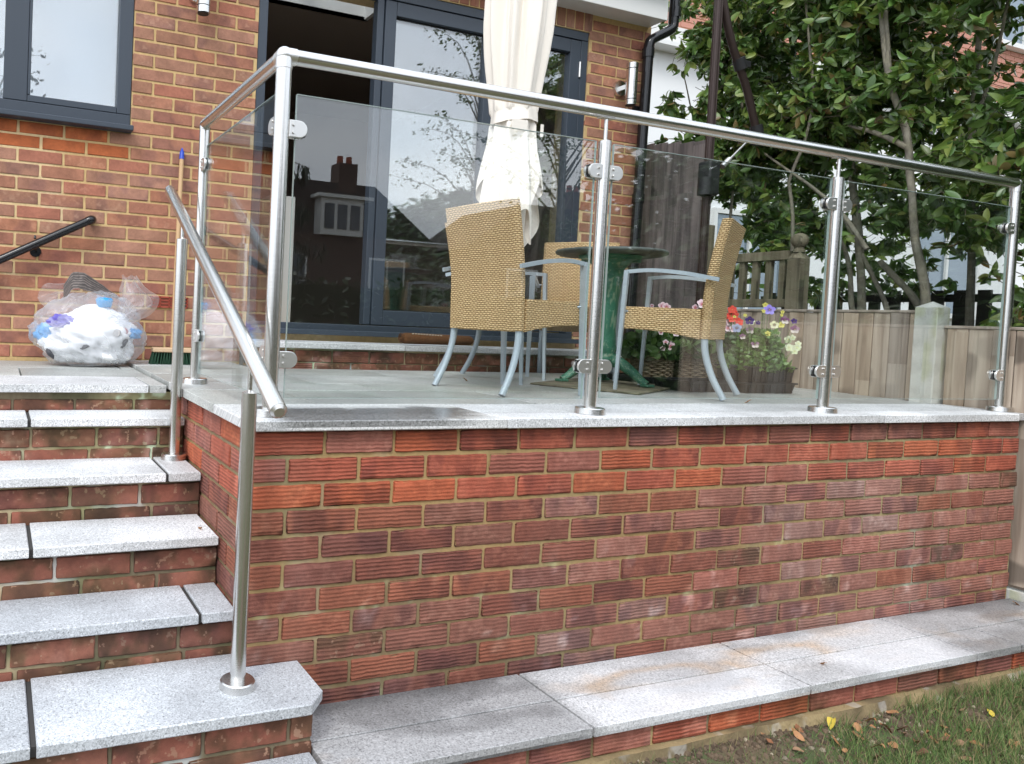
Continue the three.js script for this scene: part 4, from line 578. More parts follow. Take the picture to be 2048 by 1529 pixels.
{
  const f = floorY(-1.92) - 0.0125, cx = -0.238, cz = -1.9;
  const film = phys({ color: lin(0.93, 0.94, 0.96), transmission: 0.9, thickness: 0, roughness: 0.36, ior: 1.45, specularIntensity: 1, side: THREE.DoubleSide });
  const bag = thing('rubbish_bag', 'clear plastic rubbish bag stuffed with white packaging against the wall', 'bag', [cx, f, cz]);
  const blob = (rx, ry, rz, seed, amp, freq, seg = 64) => { const g = new THREE.SphereGeometry(1, seg, seg / 2), p = g.attributes.position; for (let i = 0; i < p.count; i++) { const x = p.getX(i), y = p.getY(i), z = p.getZ(i), n = fbm(x * freq + 7 * seed, y * freq + z * freq * 0.8 + 3, 4, seed), m = fbm(z * freq * 1.7 + 9, x * freq + y * freq * 1.5, 3, seed + 1), cr = Math.abs(fbm(x * freq * 1.6 + 30, y * freq * 1.6 - z * freq, 3, seed + 2) - 0.5), k = 1 + amp * (n + m - 1) - amp * 0.9 * Math.max(0, 0.1 - cr) * 4; p.setXYZ(i, x * rx * k, Math.max(-ry * 0.8, y * ry * k), z * rz * k); } g.computeVertexNormals(); return g; };
  const body = blob(0.272, 0.2, 0.172, 3, 0.24, 1.7, 96).translate(-0.005, 0.158, 0.0), bp = body.attributes.position;
  for (let i = 0; i < bp.count; i++) { const x = bp.getX(i), y = bp.getY(i), z = bp.getZ(i), up = sstep(0.22, 0.34, y) ; bp.setXYZ(i, x * (1 - 0.15 * up) + 0.03 * up, Math.max(0.003, y + 0.03 * up * fbm(x * 20, z * 20, 2, 4)), z); } body.computeVertexNormals();
  part('film', body, film, bag);
  // twisted ear of film at the right and a torn lip at the back
  const ear = (pts, w, seed) => { const c = new THREE.CatmullRomCurve3(pts), g = new THREE.PlaneGeometry(1, 1, 16, 22), p = g.attributes.position; for (let i = 0; i < p.count; i++) { const t = p.getY(i) + 0.5, s = p.getX(i) * 2, q = c.getPoint(t), ww = w * (0.75 + 0.6 * Math.sin(t * 2.4)) * (1 - 0.55 * sstep(0.72, 1, t)), n = fbm(s * 2 + seed, t * 3, 3, seed) - 0.5; p.setXYZ(i, q.x + s * ww, q.y + 0.05 * n, q.z + 0.05 * (1 - s * s) + 0.09 * n); } g.computeVertexNormals(); return g; };
  part('film_ear', [ear([V(0.12, 0.2, 0.05), V(0.2, 0.27, 0.05), V(0.235, 0.35, 0.04), V(0.18, 0.45, 0.03)], 0.075, 3), ear([V(0.1, 0.22, 0.0), V(0.21, 0.28, 0.0), V(0.23, 0.34, 0.0), V(0.2, 0.42, 0.0)], 0.06, 6), ear([V(-0.14, 0.27, -0.02), V(-0.13, 0.33, -0.06), V(-0.08, 0.38, -0.08), V(-0.05, 0.39, -0.1)], 0.1, 8)], film, bag);
  const white = std({ color: lin(0.93, 0.93, 0.93), roughness: 0.7 });
  const item = (name, label, cat, geo, mat, at) => { const o = new THREE.Mesh(geo, mat); o.name = numbered(name); o.position.set(cx + at[0], f + at[1], cz + at[2]); scene.add(o); tag(o, label, cat); return o; };
  item('plastic_wadding', 'heap of crumpled white wadding filling the clear rubbish bag', 'packaging', blob(0.225, 0.145, 0.14, 12, 0.34, 2.4, 72), white, [0.0, 0.133, 0.01]);
  item('paper_bundle', 'smooth white folded bundle uppermost inside the clear bag', 'packaging', blob(0.12, 0.07, 0.08, 15, 0.2, 1.6, 48), white, [0.02, 0.235, 0.03]);
  item('blue_tub', 'bright blue tub poking out at the top of the rubbish bag', 'tub', new THREE.LatheGeometry([[0, 0], [0.034, 0.0], [0.041, 0.03], [0.043, 0.034], [0.036, 0.046], [0, 0.05]].map((p) => new THREE.Vector2(...p)), 32), std({ color: lin(0.03, 0.32, 0.66), roughness: 0.35 }), [0.06, 0.292, 0.05]);
  item('purple_packet', 'crumpled purple packet showing through the left of the bag', 'packet', blob(0.062, 0.035, 0.02, 21, 0.5, 2, 40), std({ color: lin(0.13, 0.1, 0.45), roughness: 0.4 }), [-0.14, 0.215, 0.095]);
  item('blue_bag', 'crumpled pale blue carrier bag low in the left of the rubbish bag', 'carrier bag', blob(0.05, 0.05, 0.06, 24, 0.5, 2, 40), std({ color: lin(0.1, 0.36, 0.7), roughness: 0.5 }), [-0.21, 0.155, 0.0]);
  item('blue_wrapper', 'crumpled blue wrapper at the right side of the rubbish bag', 'wrapper', blob(0.045, 0.03, 0.05, 26, 0.5, 2, 40), std({ color: lin(0.1, 0.36, 0.7), roughness: 0.5 }), [0.205, 0.165, 0.03]);
  const bo = thing('plastic_bottle', 'white plastic bottle lying end on in the rubbish bag', 'bottle', [cx + 0.13, f + 0.17, cz + 0.105], -0.5);
  part('body', new THREE.LatheGeometry([[0, -0.1], [0.028, -0.1], [0.03, -0.09], [0.03, -0.01], [0.02, 0.015], [0.016, 0.02], [0.016, 0.03]].map((p) => new THREE.Vector2(...p)), 28).rotateX(Math.PI / 2), white, bo); part('cap', new THREE.CylinderGeometry(0.018, 0.018, 0.014, 24).rotateX(Math.PI / 2).translate(0, 0, 0.034), std({ color: lin(0.5, 0.48, 0.47), roughness: 0.5 }), bo); part('label_band', new THREE.CylinderGeometry(0.0305, 0.0305, 0.03, 28, 1, true).rotateX(Math.PI / 2).translate(0, 0, -0.03), std({ color: lin(0.6, 0.25, 0.25), roughness: 0.5 }), bo);
  for (const [x, y, z, a] of [[-0.03, 0.1, 0.13, 0.4], [0.155, 0.118, 0.11, 1], [-0.19, 0.06, 0.1, 2.2]]) { const o = item('dark_scrap', 'small dark grey scrap of packaging inside the clear bag', 'scrap', blob(0.026, 0.012, 0.014, 40 + Math.round(a * 9), 0.6, 2, 24), std({ color: lin(0.07, 0.07, 0.08), roughness: 0.6 }), [x, y, z]); o.rotation.z = a; o.userData.group = 'dark scraps in the rubbish bag'; }
  // torn card sticking out
  const card = thing('torn_card', 'torn dark striped card sticking out of the rubbish bag', 'card', [cx - 0.03, f + 0.36, cz - 0.03]);
  const cg = new THREE.PlaneGeometry(1, 1, 26, 8), cp = cg.attributes.position; for (let i = 0; i < cp.count; i++) { const s = cp.getX(i) + 0.5, t = cp.getY(i) + 0.5, y = s < 0.12 ? lerp(0.03, 0.095, s / 0.12) : s < 0.34 ? 0.1 : lerp(0.1, -0.015, (s - 0.34) / 0.66), wv = 0.01 * (fbm(s * 9, t * 3, 3, 2) - 0.5), wid = lerp(0.085, 0.022, sstep(0.3, 1, s)); cp.setXYZ(i, -0.1 + s * 0.285, y - (1 - t) * wid + wv, 0.02 * Math.sin(s * 5) + 0.03 * (1 - t) + wv); } cg.computeVertexNormals();
  const cardMat = std({ roughness: 0.7, side: THREE.DoubleSide, map: tex(256, 64, (i, j) => { const st = 0.5 + 0.5 * Math.sin(j * 0.62 + 2 * fbm(i / 40, j / 12, 3, 5)), n = fbm(i / 10, j / 6, 3, 6), v = lerp(0.035, 0.2, st * n * 1.4); return [v * 1.1, v * 0.9, v * 0.82]; }) });
  const back = cg.clone().translate(0, 0, -0.003); part('card', merge([cg, back]), cardMat, card);
}

// ------------------------------------------------------------------ leaves
function leafGeo(len, wid, curl, fold, seg = 6) {   // pointed oval leaf along +y, folded on its midrib
  const pos = [], uv = [], idx = []; for (let i = 0; i <= seg; i++) { const t = i / seg, w = wid * Math.pow(Math.sin(Math.PI * Math.pow(t, 0.85)), 0.8) * (i === seg ? 0 : 1) + (i === 0 ? wid * 0.06 : 0), y = len * t, z = -curl * t * t; for (const s of [-1, 0, 1]) { pos.push(s * w, y, z + Math.abs(s) * w * fold); uv.push(0.5 + s * 0.5, t); } if (i) { const b = (i - 1) * 3; for (const k of [0, 1]) idx.push(b + k, b + k + 1, b + k + 4, b + k, b + k + 4, b + k + 3); } }
  const g = new THREE.BufferGeometry(); g.setAttribute('position', new THREE.Float32BufferAttribute(pos, 3)); g.setAttribute('uv', new THREE.Float32BufferAttribute(uv, 2)); g.setIndex(idx); g.computeVertexNormals(); return g;
}
const dummy = new THREE.Object3D();
function instanced(name, geo, mat, list, parent, tint) {   // list of [x, y, z, dir(Vector3), roll, scale, tintIndex]
  const m = new THREE.InstancedMesh(geo, mat, list.length); m.name = name; m.userData.kind = 'stuff'; m.castShadow = m.receiveShadow = true; const c = new THREE.Color();
  list.forEach((l, i) => { dummy.position.set(l[0], l[1], l[2]); dummy.quaternion.setFromUnitVectors(V(0, 1, 0), l[3]); dummy.rotateY(l[4]); dummy.scale.setScalar(l[5]); dummy.updateMatrix(); m.setMatrixAt(i, dummy.matrix); if (tint) m.setColorAt(i, tint(i, l, c)); });
  parent.add(m); return m;
}
const rdir = (r, up = 0) => { const a = r() * 2 * Math.PI, z = lerp(-1, 1, r()) + up, q = V(Math.cos(a), z, Math.sin(a)); return q.normalize(); };

// ------------------------------------------------------------------ pots and flowers
function flower(kind, s, parent, at, face) {   // five petals in vertex colours
  const pal = { v: [[0.3, 0.22, 0.66], [0.38, 0.32, 0.75], [0.1, 0.03, 0.12]], b: [[0.42, 0.45, 0.6], [0.35, 0.38, 0.55], [0.05, 0.03, 0.1]], d: [[0.05, 0.015, 0.13], [0.07, 0.02, 0.17], [0.02, 0.005, 0.03]], w: [[0.8, 0.82, 0.6], [0.74, 0.8, 0.5], [0.6, 0.65, 0.25]], y: [[0.72, 0.7, 0.42], [0.78, 0.74, 0.5], [0.06, 0.015, 0.05]], p: [[0.2, 0.06, 0.16], [0.74, 0.66, 0.58], [0.05, 0.01, 0.04]], s: [[0.66, 0.6, 0.14], [0.7, 0.64, 0.16], [0.4, 0.3, 0.03]], k: [[0.88, 0.68, 0.74], [0.9, 0.82, 0.84], [0.4, 0.008, 0.07]], r: [[0.72, 0.06, 0.04], [0.8, 0.1, 0.06], [0.5, 0.03, 0.03]] }[kind];
  const gs = []; const rr = rng(Math.round(at[0] * 9999) + 7);
  for (let k = 0; k < 5; k++) {
    const a = R(90 + k * 72 + (rr() - 0.5) * 14), top = k === 1 || k === 4 || k === 0 ? 0 : 1, g = new THREE.CircleGeometry(1, 12, 0, Math.PI * 2), p = g.attributes.position, col = new Float32Array(p.count * 3), mixc = rr() * 0.25;
    for (let i = 0; i < p.count; i++) { const x = p.getX(i), y = p.getY(i), d = Math.hypot(x, y); const lx = x * 0.47, ly = y * 0.55 + 0.5; const rad = Math.hypot(lx, ly), c = pal[top], e = pal[2], t = sstep(kind === 'k' ? 0.78 : 0.55, 0.25, rad) * (kind === 'w' || kind === 'r' ? 0.5 : 0.95); for (let q = 0; q < 3; q++) col[i * 3 + q] = lerp(lerp(c[q], pal[1 - top][q], mixc), e[q], t); p.setXYZ(i, lx, ly, 0.1 * rad + (d > 0.5 ? 0.14 * (rr() - 0.5) : 0)); }
    g.setAttribute('color', new THREE.BufferAttribute(col, 3)); g.rotateZ(a - Math.PI / 2).translate(0, 0, 0.03 * (k % 2)); gs.push(g);
  }
  const eye = new THREE.SphereGeometry(0.1, 8, 6), ec = new Float32Array(eye.attributes.position.count * 3); for (let i = 0; i < ec.length; i += 3) { ec[i] = 0.65; ec[i + 1] = 0.5; ec[i + 2] = 0.08; } eye.setAttribute('color', new THREE.BufferAttribute(ec, 3)); gs.push(eye.translate(0, 0, 0.05));
  const g = merge(gs); g.computeVertexNormals(); const m = part('flower', g, vcol, parent, at); m.scale.setScalar(s); m.lookAt(m.getWorldPosition(V(0, 0, 0)).add(face)); return m;
}
const ovalLeaf = leafGeo(1, 0.32, 0.2, 0.25), roundLeaf = (() => { const g = new THREE.CircleGeometry(0.5, 12), p = g.attributes.position; for (let i = 0; i < p.count; i++) { const x = p.getX(i), y = p.getY(i), a = Math.atan2(y, x), d = Math.hypot(x, y); p.setXYZ(i, x * (1 + 0.1 * Math.sin(a * 5)), y + 0.5, 0.25 * d * d + 0.05 * Math.sin(a * 7) * d); } g.computeVertexNormals(); return g; })();
const trayMat = std({ color: lin(0.012, 0.013, 0.016), roughness: 0.4 }), terracotta = std({ color: lin(0.3, 0.08, 0.045), roughness: 0.8 }), soilMat = std({ color: lin(0.04, 0.028, 0.02), roughness: 1 });
function tray(label, x0, x1, z0, z1, y, h, soil) {
  const t = thing('plant_tray', label, 'tray', [(x0 + x1) / 2, y, (z0 + z1) / 2]), w = x1 - x0, d = z1 - z0, sh = (a, b) => { const q = new THREE.Shape(rect(-a / 2, a / 2, -b / 2, b / 2).map((p) => new THREE.Vector2(...p))); return q; };
  const g = new THREE.ExtrudeGeometry((() => { const q = sh(w * 0.94, d * 0.92); q.holes.push(new THREE.Path(rect(-w * 0.455, w * 0.455, -d * 0.435, d * 0.435).map((p) => new THREE.Vector2(...p)))); return q; })(), { depth: h, bevelEnabled: false }).rotateX(-Math.PI / 2), p = g.attributes.position; for (let i = 0; i < p.count; i++) { const k = 0.93 + 0.07 * p.getY(i) / h; p.setX(i, p.getX(i) * k); p.setZ(i, p.getZ(i) * k); } g.computeVertexNormals();
  part('body', [g, box(w * 0.86, 0.004, d * 0.84, 0, 0.003, 0)], trayMat, t); part('rim', [rbox(w, 0.009, 0.014, 0, h, d * 0.465, 0.003), rbox(w, 0.009, 0.014, 0, h, -d * 0.465, 0.003), rbox(0.014, 0.009, d * 0.93, w * 0.485, h, 0, 0.003), rbox(0.014, 0.009, d * 0.93, -w * 0.485, h, 0, 0.003)], trayMat, t);
  part('rib', Array.from({ length: 7 }, (_, k) => box(0.006, h * 0.8, 0.006, (-0.4 + k * 0.135) * w, h * 0.45, d * 0.452)), trayMat, t);
  if (soil) part('soil', box(w * 0.86, 0.01, d * 0.84, 0, h * 0.75, 0), soilMat, t); return t;
}
tray('low black tray on the patio beneath the pansy tray', 2.79, 3.165, -0.96, -0.705, floorY(-0.8), 0.05);
tray('flat black tray on the patio in front of the wicker planters', 2.46, 2.785, -0.98, -0.74, floorY(-0.8), 0.05);
tray('long black tray under the wicker planters beside the fence', 2.55, 3.2, -1.42, -1.1, floorY(-1.25), 0.035);
tray('black plastic tray of pansies raised on another tray', 2.845, 3.165, -0.94, -0.715, floorY(-0.8) + 0.054, 0.075, true);
{
  const p = thing('pansy_plant', 'bushy pansies in mixed colours growing in a black tray', 'plant', [3.0, 0.135, -0.83]), rr = rng(31), at = p.position, leafs = [], stems = [];
  const list = [[3.027, 0.429, 'v', 1.75], [2.829, 0.328, 'b', 1.45], [2.875, 0.368, 'd', 1.4], [2.909, 0.364, 'w', 1.2], [3.065, 0.353, 'y', 1.4], [3.122, 0.38, 'p', 1.35], [3.19, 0.335, 'p', 1.4], [3.14, 0.311, 'y', 1.35], [2.936, 0.321, 'p', 1.3], [2.923, 0.249, 'p', 1.25], [3.025, 0.454, 's', 0.85], [3.076, 0.451, 's', 0.85], [2.962, 0.421, 's', 0.65], [3.138, 0.423, 's', 0.6], [3.206, 0.378, 'd', 1], [3.105, 0.355, 's', 1.05], [2.999, 0.307, 's', 0.9], [2.893, 0.287, 'p', 1], [3.24, 0.281, 'w', 1.3], [3.203, 0.24, 'w', 1.35], [3.27, 0.242, 'w', 1.25], [3.253, 0.222, 'w', 1.2], [3.169, 0.177, 'w', 0.95], [3.28, 0.262, 'w', 1], [2.891, 0.396, 's', 0.55], [2.847, 0.386, 's', 0.5], [3.239, 0.292, 'w', 1], [2.97, 0.36, 'd', 0.7], [3.05, 0.3, 'y', 0.8], [3.09, 0.405, 's', 0.5]];
  for (const [x, y, k, s] of list) { const z = -0.8 + (rr() - 0.5) * 0.08, l = [x - at.x, y - at.y, z - at.z]; flower(k, 0.0155 * s, p, l, V(-3.4 + rr() * 1.6, 0.4 + rr(), 2.6 + rr())); stems.push(tube([V(l[0] * 0.45, 0.0, l[2] * 0.5), V(l[0] * 0.8, l[1] * 0.55, l[2] * 0.8), V(l[0], l[1], l[2] - 0.006)], 0.0012, 8, 4)); }
  for (let i = 0; i < 2600; i++) { const a = rr() * 2 * Math.PI, h = Math.pow(rr(), 1.5) * 0.2, r = (0.16 - 0.1 * h / 0.24) * Math.sqrt(rr()), big = h < 0.06; leafs.push([Math.cos(a) * r * 1.08 + h * 0.12, h - 0.02, Math.sin(a) * r * 0.85, rdir(rr, 0.8), rr() * 6.3, (big ? 0.036 : 0.027) * (0.6 + 0.7 * rr())]); }
  instanced('foliage', ovalLeaf, leafTint, leafs, p, (i, l, c) => { const t = hash(i, 3, 5); return c.setRGB(lerp(0.09, 0.24, t), lerp(0.2, 0.4, t), lerp(0.035, 0.09, t)); });
  part('stem', stems, std({ color: lin(0.14, 0.24, 0.07), roughness: 0.8 }), p);
}
function basket(label, x, z, rx, rz, h, y) {   // woven strands round upright stakes
  const b = thing('wicker_planter', label, 'planter', [x, y, z]), gs = [], st = [], n = 22;
  for (let k = 0; k < n; k++) { const a = k / n * 2 * Math.PI; st.push(rod(V(rx * 0.9 * Math.cos(a), 0, rz * 0.9 * Math.sin(a)), V(rx * Math.cos(a), h, rz * Math.sin(a)), 0.0045, 6)); }
  for (let r = 0; r < 15; r++) { const t = (r + 0.5) / 15, pts = []; for (let k = 0; k < n * 2; k++) { const a = k / (n * 2) * 2 * Math.PI, o = 0.0055 * (k % 2 ? 0 : ((k / 2 + r) % 2 ? 1 : -1)), s = 0.9 + 0.1 * t; pts.push(V((rx * s + o) * Math.cos(a), t * h, (rz * s + o) * Math.sin(a))); } gs.push(new THREE.TubeGeometry(new THREE.CatmullRomCurve3(pts, true), 120, 0.0062, 5, true)); }
  part('stake', st, std({ color: lin(0.16, 0.115, 0.07), roughness: 0.8 }), b); part('weave', gs, std({ color: lin(0.2, 0.155, 0.1), roughness: 0.75 }), b).userData.kind = 'stuff'; part('liner', cyl(0.94, 0.86, h * 0.96, 0, h / 2, 0, 24).scale(rx, 1, rz), blackMatt, b); part('soil', cyl(0.9, 0.9, 0.01, 0, h - 0.005, 0, 24).scale(rx, 1, rz), soilMat, b); return b;
}
basket('small wicker planter of pink pelargoniums nearer the house', 2.76, -1.26, 0.115, 0.1, 0.17, floorY(-1.26) + 0.007);
basket('larger wicker planter of pink pelargoniums beside the fence', 3.045, -1.22, 0.135, 0.11, 0.185, floorY(-1.2) + 0.007);
function pelargonium(label, cx, y, cz, w, h, flowers, seed) {
  const p = thing('pelargonium', label, 'plant', [cx, y, cz]), rr = rng(seed), leafs = [], stems = [];
  for (const [x, yy, s] of flowers) for (let k = 0; k < (Math.abs(s) > 1 ? 2 : 1); k++) { const l = [x - cx + (rr() - 0.5) * 0.035 * k, yy - y + (rr() - 0.5) * 0.03 * k, -1.13 - cz + (rr() - 0.5) * 0.05]; flower(s < 0 ? 'r' : 'k', 0.019 * Math.abs(s), p, l, V(-3.2 + rr() * 1.8, 0.5 + rr(), 2.8 + rr())); stems.push(tube([V(l[0] * 0.4, -0.02, l[2] * 0.3), V(l[0] * 0.8, l[1] * 0.6, l[2] * 0.8), V(l[0], l[1], l[2] - 0.006)], 0.0018, 8, 5)); }
  for (let i = 0; i < 330; i++) { const a = rr() * 2 * Math.PI, r = w * Math.sqrt(rr()), hh = h * (1 - (r / w) ** 2 * 0.75) * Math.pow(rr(), 0.7); leafs.push([Math.cos(a) * r, hh - 0.05, Math.sin(a) * r * 0.8, rdir(rr, 0.7), rr() * 6.3, 0.05 * (0.6 + 0.7 * rr())]); }
  instanced('foliage', roundLeaf, leafTint, leafs, p, (i, l, c) => { const t = hash(i, 8, seed); return c.setRGB(lerp(0.035, 0.12, t), lerp(0.095, 0.22, t), lerp(0.02, 0.05, t)); }); part('stem', stems, std({ color: lin(0.12, 0.2, 0.06), roughness: 0.8 }), p);
}
pelargonium('pink and white pelargonium in the smaller wicker planter', 2.74, 0.19, -1.25, 0.17, 0.17, [[2.68, 0.43, 1.25], [2.62, 0.43, 0.6], [2.705, 0.237, 0.8], [2.754, 0.215, 1.15], [2.69, 0.203, 0.7], [2.76, 0.287, 0.9], [2.675, 0.289, 0.7]], 51);
pelargonium('pink and white pelargonium in the larger wicker planter', 3.03, 0.2, -1.21, 0.19, 0.17, [[2.958, 0.459, 1.25], [2.94, 0.434, 1], [2.91, 0.4, 1], [2.97, 0.443, 0.9]], 52);
{
  const t = thing('flower_pot', 'terracotta pot of red and pink pelargoniums behind the side facing chair', 'flower pot', [3.2, floorY(-1.1), -1.12]);
  part('pot', new THREE.LatheGeometry([[0, 0], [0.075, 0], [0.1, 0.13], [0.112, 0.132], [0.114, 0.165], [0.1, 0.165], [0.095, 0.14], [0, 0.14]].map((p) => new THREE.Vector2(...p)), 36), terracotta, t);
  pelargonium('red and pink pelargonium in the terracotta pot', 3.2, 0.175, -1.12, 0.15, 0.18, [[3.187, 0.356, 1.15], [3.182, 0.329, 1.15], [3.178, 0.306, 1], [3.177, 0.421, -1.2], [3.21, 0.38, -1.25], [3.164, 0.396, -1.1], [3.225, 0.313, -0.8], [3.2, 0.405, -1.1]], 53);
}

// ------------------------------------------------------------------ fences
const XF = 3.615;
function board(parent, z0, z1, y0, y1, mats, x = XF, name = 'board') { const m = part(name, triUV(rbox(0.02, y1 - y0, z1 - z0 - 0.003, 0, 0, 0, 0.004), 1, hash(Math.round(z0 * 999), 3) * 3, hash(Math.round(z0 * 999), 4) * 3), mats[Math.floor(hash(Math.round(z0 * 999), 5) * mats.length)], parent, [x + 0.01 + 0.006 * (hash(Math.round(z0 * 777), 6) - 0.5), (y0 + y1) / 2, (z0 + z1) / 2]); m.rotation.y = 0.035; return m; }
{
  const f = thing('low_fence', 'low brown board fence along the right edge of the patio', 'fence');
  for (let z = -1.74, k = 0; z < -0.45; k++) { const w = 0.066 + 0.026 * hash(k, 2); board(f, z, Math.min(z + w, -0.44), -0.05, 0.44 + 0.004 * hash(k, 9), fenceMats); z += w; }
  part('cap_rail', triUV(rbox(0.035, 0.014, 1.32, XF + 0.012, 0.449, -1.1, 0.003)), fenceMats[1], f);
  part('back_rail', triUV(merge([rbox(0.04, 0.06, 1.3, XF + 0.045, 0.36, -1.1), rbox(0.04, 0.06, 1.3, XF + 0.045, 0.08, -1.1)])), fenceMats[1], f);
  const g = thing('stepped_fence', 'lower run of brown boards beyond the concrete post', 'fence');
  for (let z = -0.315, k = 40; z < 1.6; k++) { const w = 0.085 + 0.03 * hash(k, 2); board(g, z, z + w, -0.775, 0.366 + 0.004 * hash(k, 9), fenceMats, XF); z += w; }
  part('cap_rail', triUV(rbox(0.035, 0.014, 1.95, XF + 0.012, 0.376, 0.65, 0.003)), fenceMats[1], g);
  part('gravel_board', triUV(rbox(0.05, 0.16, 2.0, XF + 0.02, -0.875, 0.66)), concreteMat, g);
  const c = thing('concrete_post', 'pale concrete fence post with a pointed top', 'post', [XF - 0.005, 0, -0.38]);
  const cg = new RoundedBoxGeometry(0.1, 1.46, 0.1, 2, 0.006).translate(0, -0.26, 0); part('post', triUV(cg), concreteMat, c); part('post_cap', triUV(new THREE.ConeGeometry(0.069, 0.03, 4).rotateY(Math.PI / 4).translate(0, 0.484, 0)), concreteMat, c);
  const t = thing('tall_fence', 'tall grey weathered board fence between the house and the parasol pole', 'fence');
  for (let z = -2.62, k = 80; z < -1.74; k++) { const w = 0.1 + 0.018 * hash(k, 2); board(t, z, Math.min(z + w, -1.735), 0.02, 1.61 + (z + 2.25) * -0.13 + 0.01 * hash(k, 9), greyWoods, 3.62); z += w; }
  part('edge_post', triUV(rbox(0.05, 1.0, 0.06, 3.64, 0.5, -1.7)), greenWood, t); part('back_rail', triUV(merge([rbox(0.04, 0.07, 0.9, 3.665, 1.3, -2.17), rbox(0.04, 0.07, 0.9, 3.665, 0.4, -2.17)])), greyWoods[0], t);
  const n = thing('timber_balustrade', 'weathered balustrade with a ball topped post behind the low fence', 'balustrade', [3.8, 0, 0]);
  const post = part('newel_post', triUV(merge([rbox(0.085, 1.2, 0.085, 0, 0.165, -1.2, 0.006)])), greenWood, n);
  part('shoulder', [new THREE.CylinderGeometry(0.03, 0.06, 0.04, 4).rotateY(Math.PI / 4).translate(0, 0.785, -1.2), cyl(0.028, 0.034, 0.012, 0, 0.811, -1.2), cyl(0.022, 0.03, 0.02, 0, 0.825, -1.2)], greenWood, post); part('ball', triUV(new THREE.SphereGeometry(0.046, 28, 20).translate(0, 0.874, -1.2)), greenWood, post);
  part('top_rail', triUV(merge([rbox(0.06, 0.055, 0.6, 0, 0.79, -1.55), rbox(0.05, 0.05, 0.7, 0, 0.5, -1.55)])), greenWood, n);
  for (let k = 0; k < 7; k++) part('baluster', triUV(rbox(0.036, 0.3, 0.036, 0, 0.64, -1.29 - k * 0.089, 0.003)), greenWood, n);
  const d = thing('dark_trellis', 'dark stained palings behind the tree trunks', 'fence', [5.2, 0, 0]); for (let k = 0; k < 22; k++) part('paling', box(0.02, 1.1, 0.07, 0, 0.1, -2.4 + k * 0.13), std({ color: lin(0.025, 0.022, 0.022), roughness: 0.9 }), d); part('rail', box(0.04, 0.05, 2.9, 0.03, 0.6, -1.05), blackMatt, d);
}

// ------------------------------------------------------------------ laurel trees behind the fence
const curledLeaf = leafGeo(0.058, 0.0155, 0.034, 0.5), laurelLeaf = leafGeo(0.07, 0.0145, 0.014, 0.32), laurelLeaf2 = leafGeo(0.062, 0.014, 0.006, 0.2);
function laurel(label, trunks, zone, n, hero, seed) {
  const t = thing('laurel_tree', label, 'tree', [trunks[0][0][0], -1, trunks[0][0][2]], 0), rr = rng(seed), o = t.position, leafs = [], twigs = [];
  const tr = trunks.map((q, i) => { const r = q[q.length - 1], pts = q.slice(0, -1).map((p) => V(p[0] - o.x, p[1] - o.y, p[2] - o.z)); return taperTube(pts, r[0] * 0.66, r[1] * 0.66, 28, 10, 0.3, seed + i); });
  part('trunk', triUV(merge(tr), 2), bark, t);
  let heroes = 0; const cells = [];
  for (let k = 0; k < n; k++) {
    // a twig tip with a whorl of leaves, denser where the noise says so
    let x, y, z, tries = 0; do { let q0 = rr() * zone.reduce((t, q) => t + (q[6] ?? 1), 0), Z; for (Z of zone) { q0 -= Z[6] ?? 1; if (q0 <= 0) break; } x = lerp(Z[0], Z[1], rr()); y = lerp(Z[2], Z[3], rr()); z = lerp(Z[4], Z[5], rr()); } while (fbm(y * 3 + seed, z * 3 + x * 0.7, 3, seed) < 0.42 && tries++ < 5);
    const tip = V(x - o.x, y - o.y, z - o.z), d = rdir(rr, -0.1), base = tip.clone().addScaledVector(d, -0.05 - 0.06 * rr()); base.y -= 0.02; twigs.push(rod(base, tip, 0.0022, 4, 0.0012));
    const m = 5 + Math.floor(rr() * 5), tone = rr();
    for (let j = 0; j < m; j++) { const a = j * 2.4 + rr(), e = 0.15 + rr() * 0.75, side = V(Math.cos(a), 0, Math.sin(a)), q = new THREE.Quaternion().setFromUnitVectors(V(0, 1, 0), d), dir = side.applyQuaternion(q).multiplyScalar(e + 0.2).addScaledVector(d, 0.7).add(V(0, -0.35, 0)).normalize(), back = tip.clone().addScaledVector(d, -0.04 * rr()); leafs.push([back.x, back.y, back.z, dir, rr() * 6.3, 0.75 + 0.5 * rr(), tone, x]); }
  }
  leafs.sort((a, b) => a[7] - b[7]);
  const front = leafs.slice(0, Math.min(hero, leafs.length)), rest = leafs.slice(front.length);
  const half = [rest.filter((_, i) => hash(i, 31, seed) < 0.6), rest.filter((_, i) => hash(i, 31, seed) >= 0.6)];
  for (const k of [0, 1]) instanced('crown', k ? curledLeaf : laurelLeaf, leafTint, half[k], t, (i, l, c) => { const h = hash(i, 1, seed), g = l[6]; if (h > 0.985) return c.setRGB(0.26, 0.17, 0.06); if (h > 0.94) return c.setRGB(0.22, 0.24, 0.06); const s = lerp(0.65, 1.9, g * g) * lerp(0.75, 1.25, hash(i, 2, seed)), yl = 0.75 + 0.55 * hash(i, 12, seed) * g; return c.setRGB(0.14 * s * yl, 0.212 * s, 0.045 * s); });
  for (const l of front) { const m = part('leaf', hash(heroes, 3, seed) < 0.5 ? laurelLeaf : laurelLeaf2, leafMats[Math.min(5, Math.floor(Math.pow(hash(heroes++, 5, seed), 1.4) * 6))], t, [l[0], l[1], l[2]]); m.quaternion.setFromUnitVectors(V(0, 1, 0), l[3]); m.rotateY(l[4]); m.scale.setScalar(l[5] * 1.12); }
  part('twigs', twigs, twigMat, t).userData.kind = 'stuff';
}
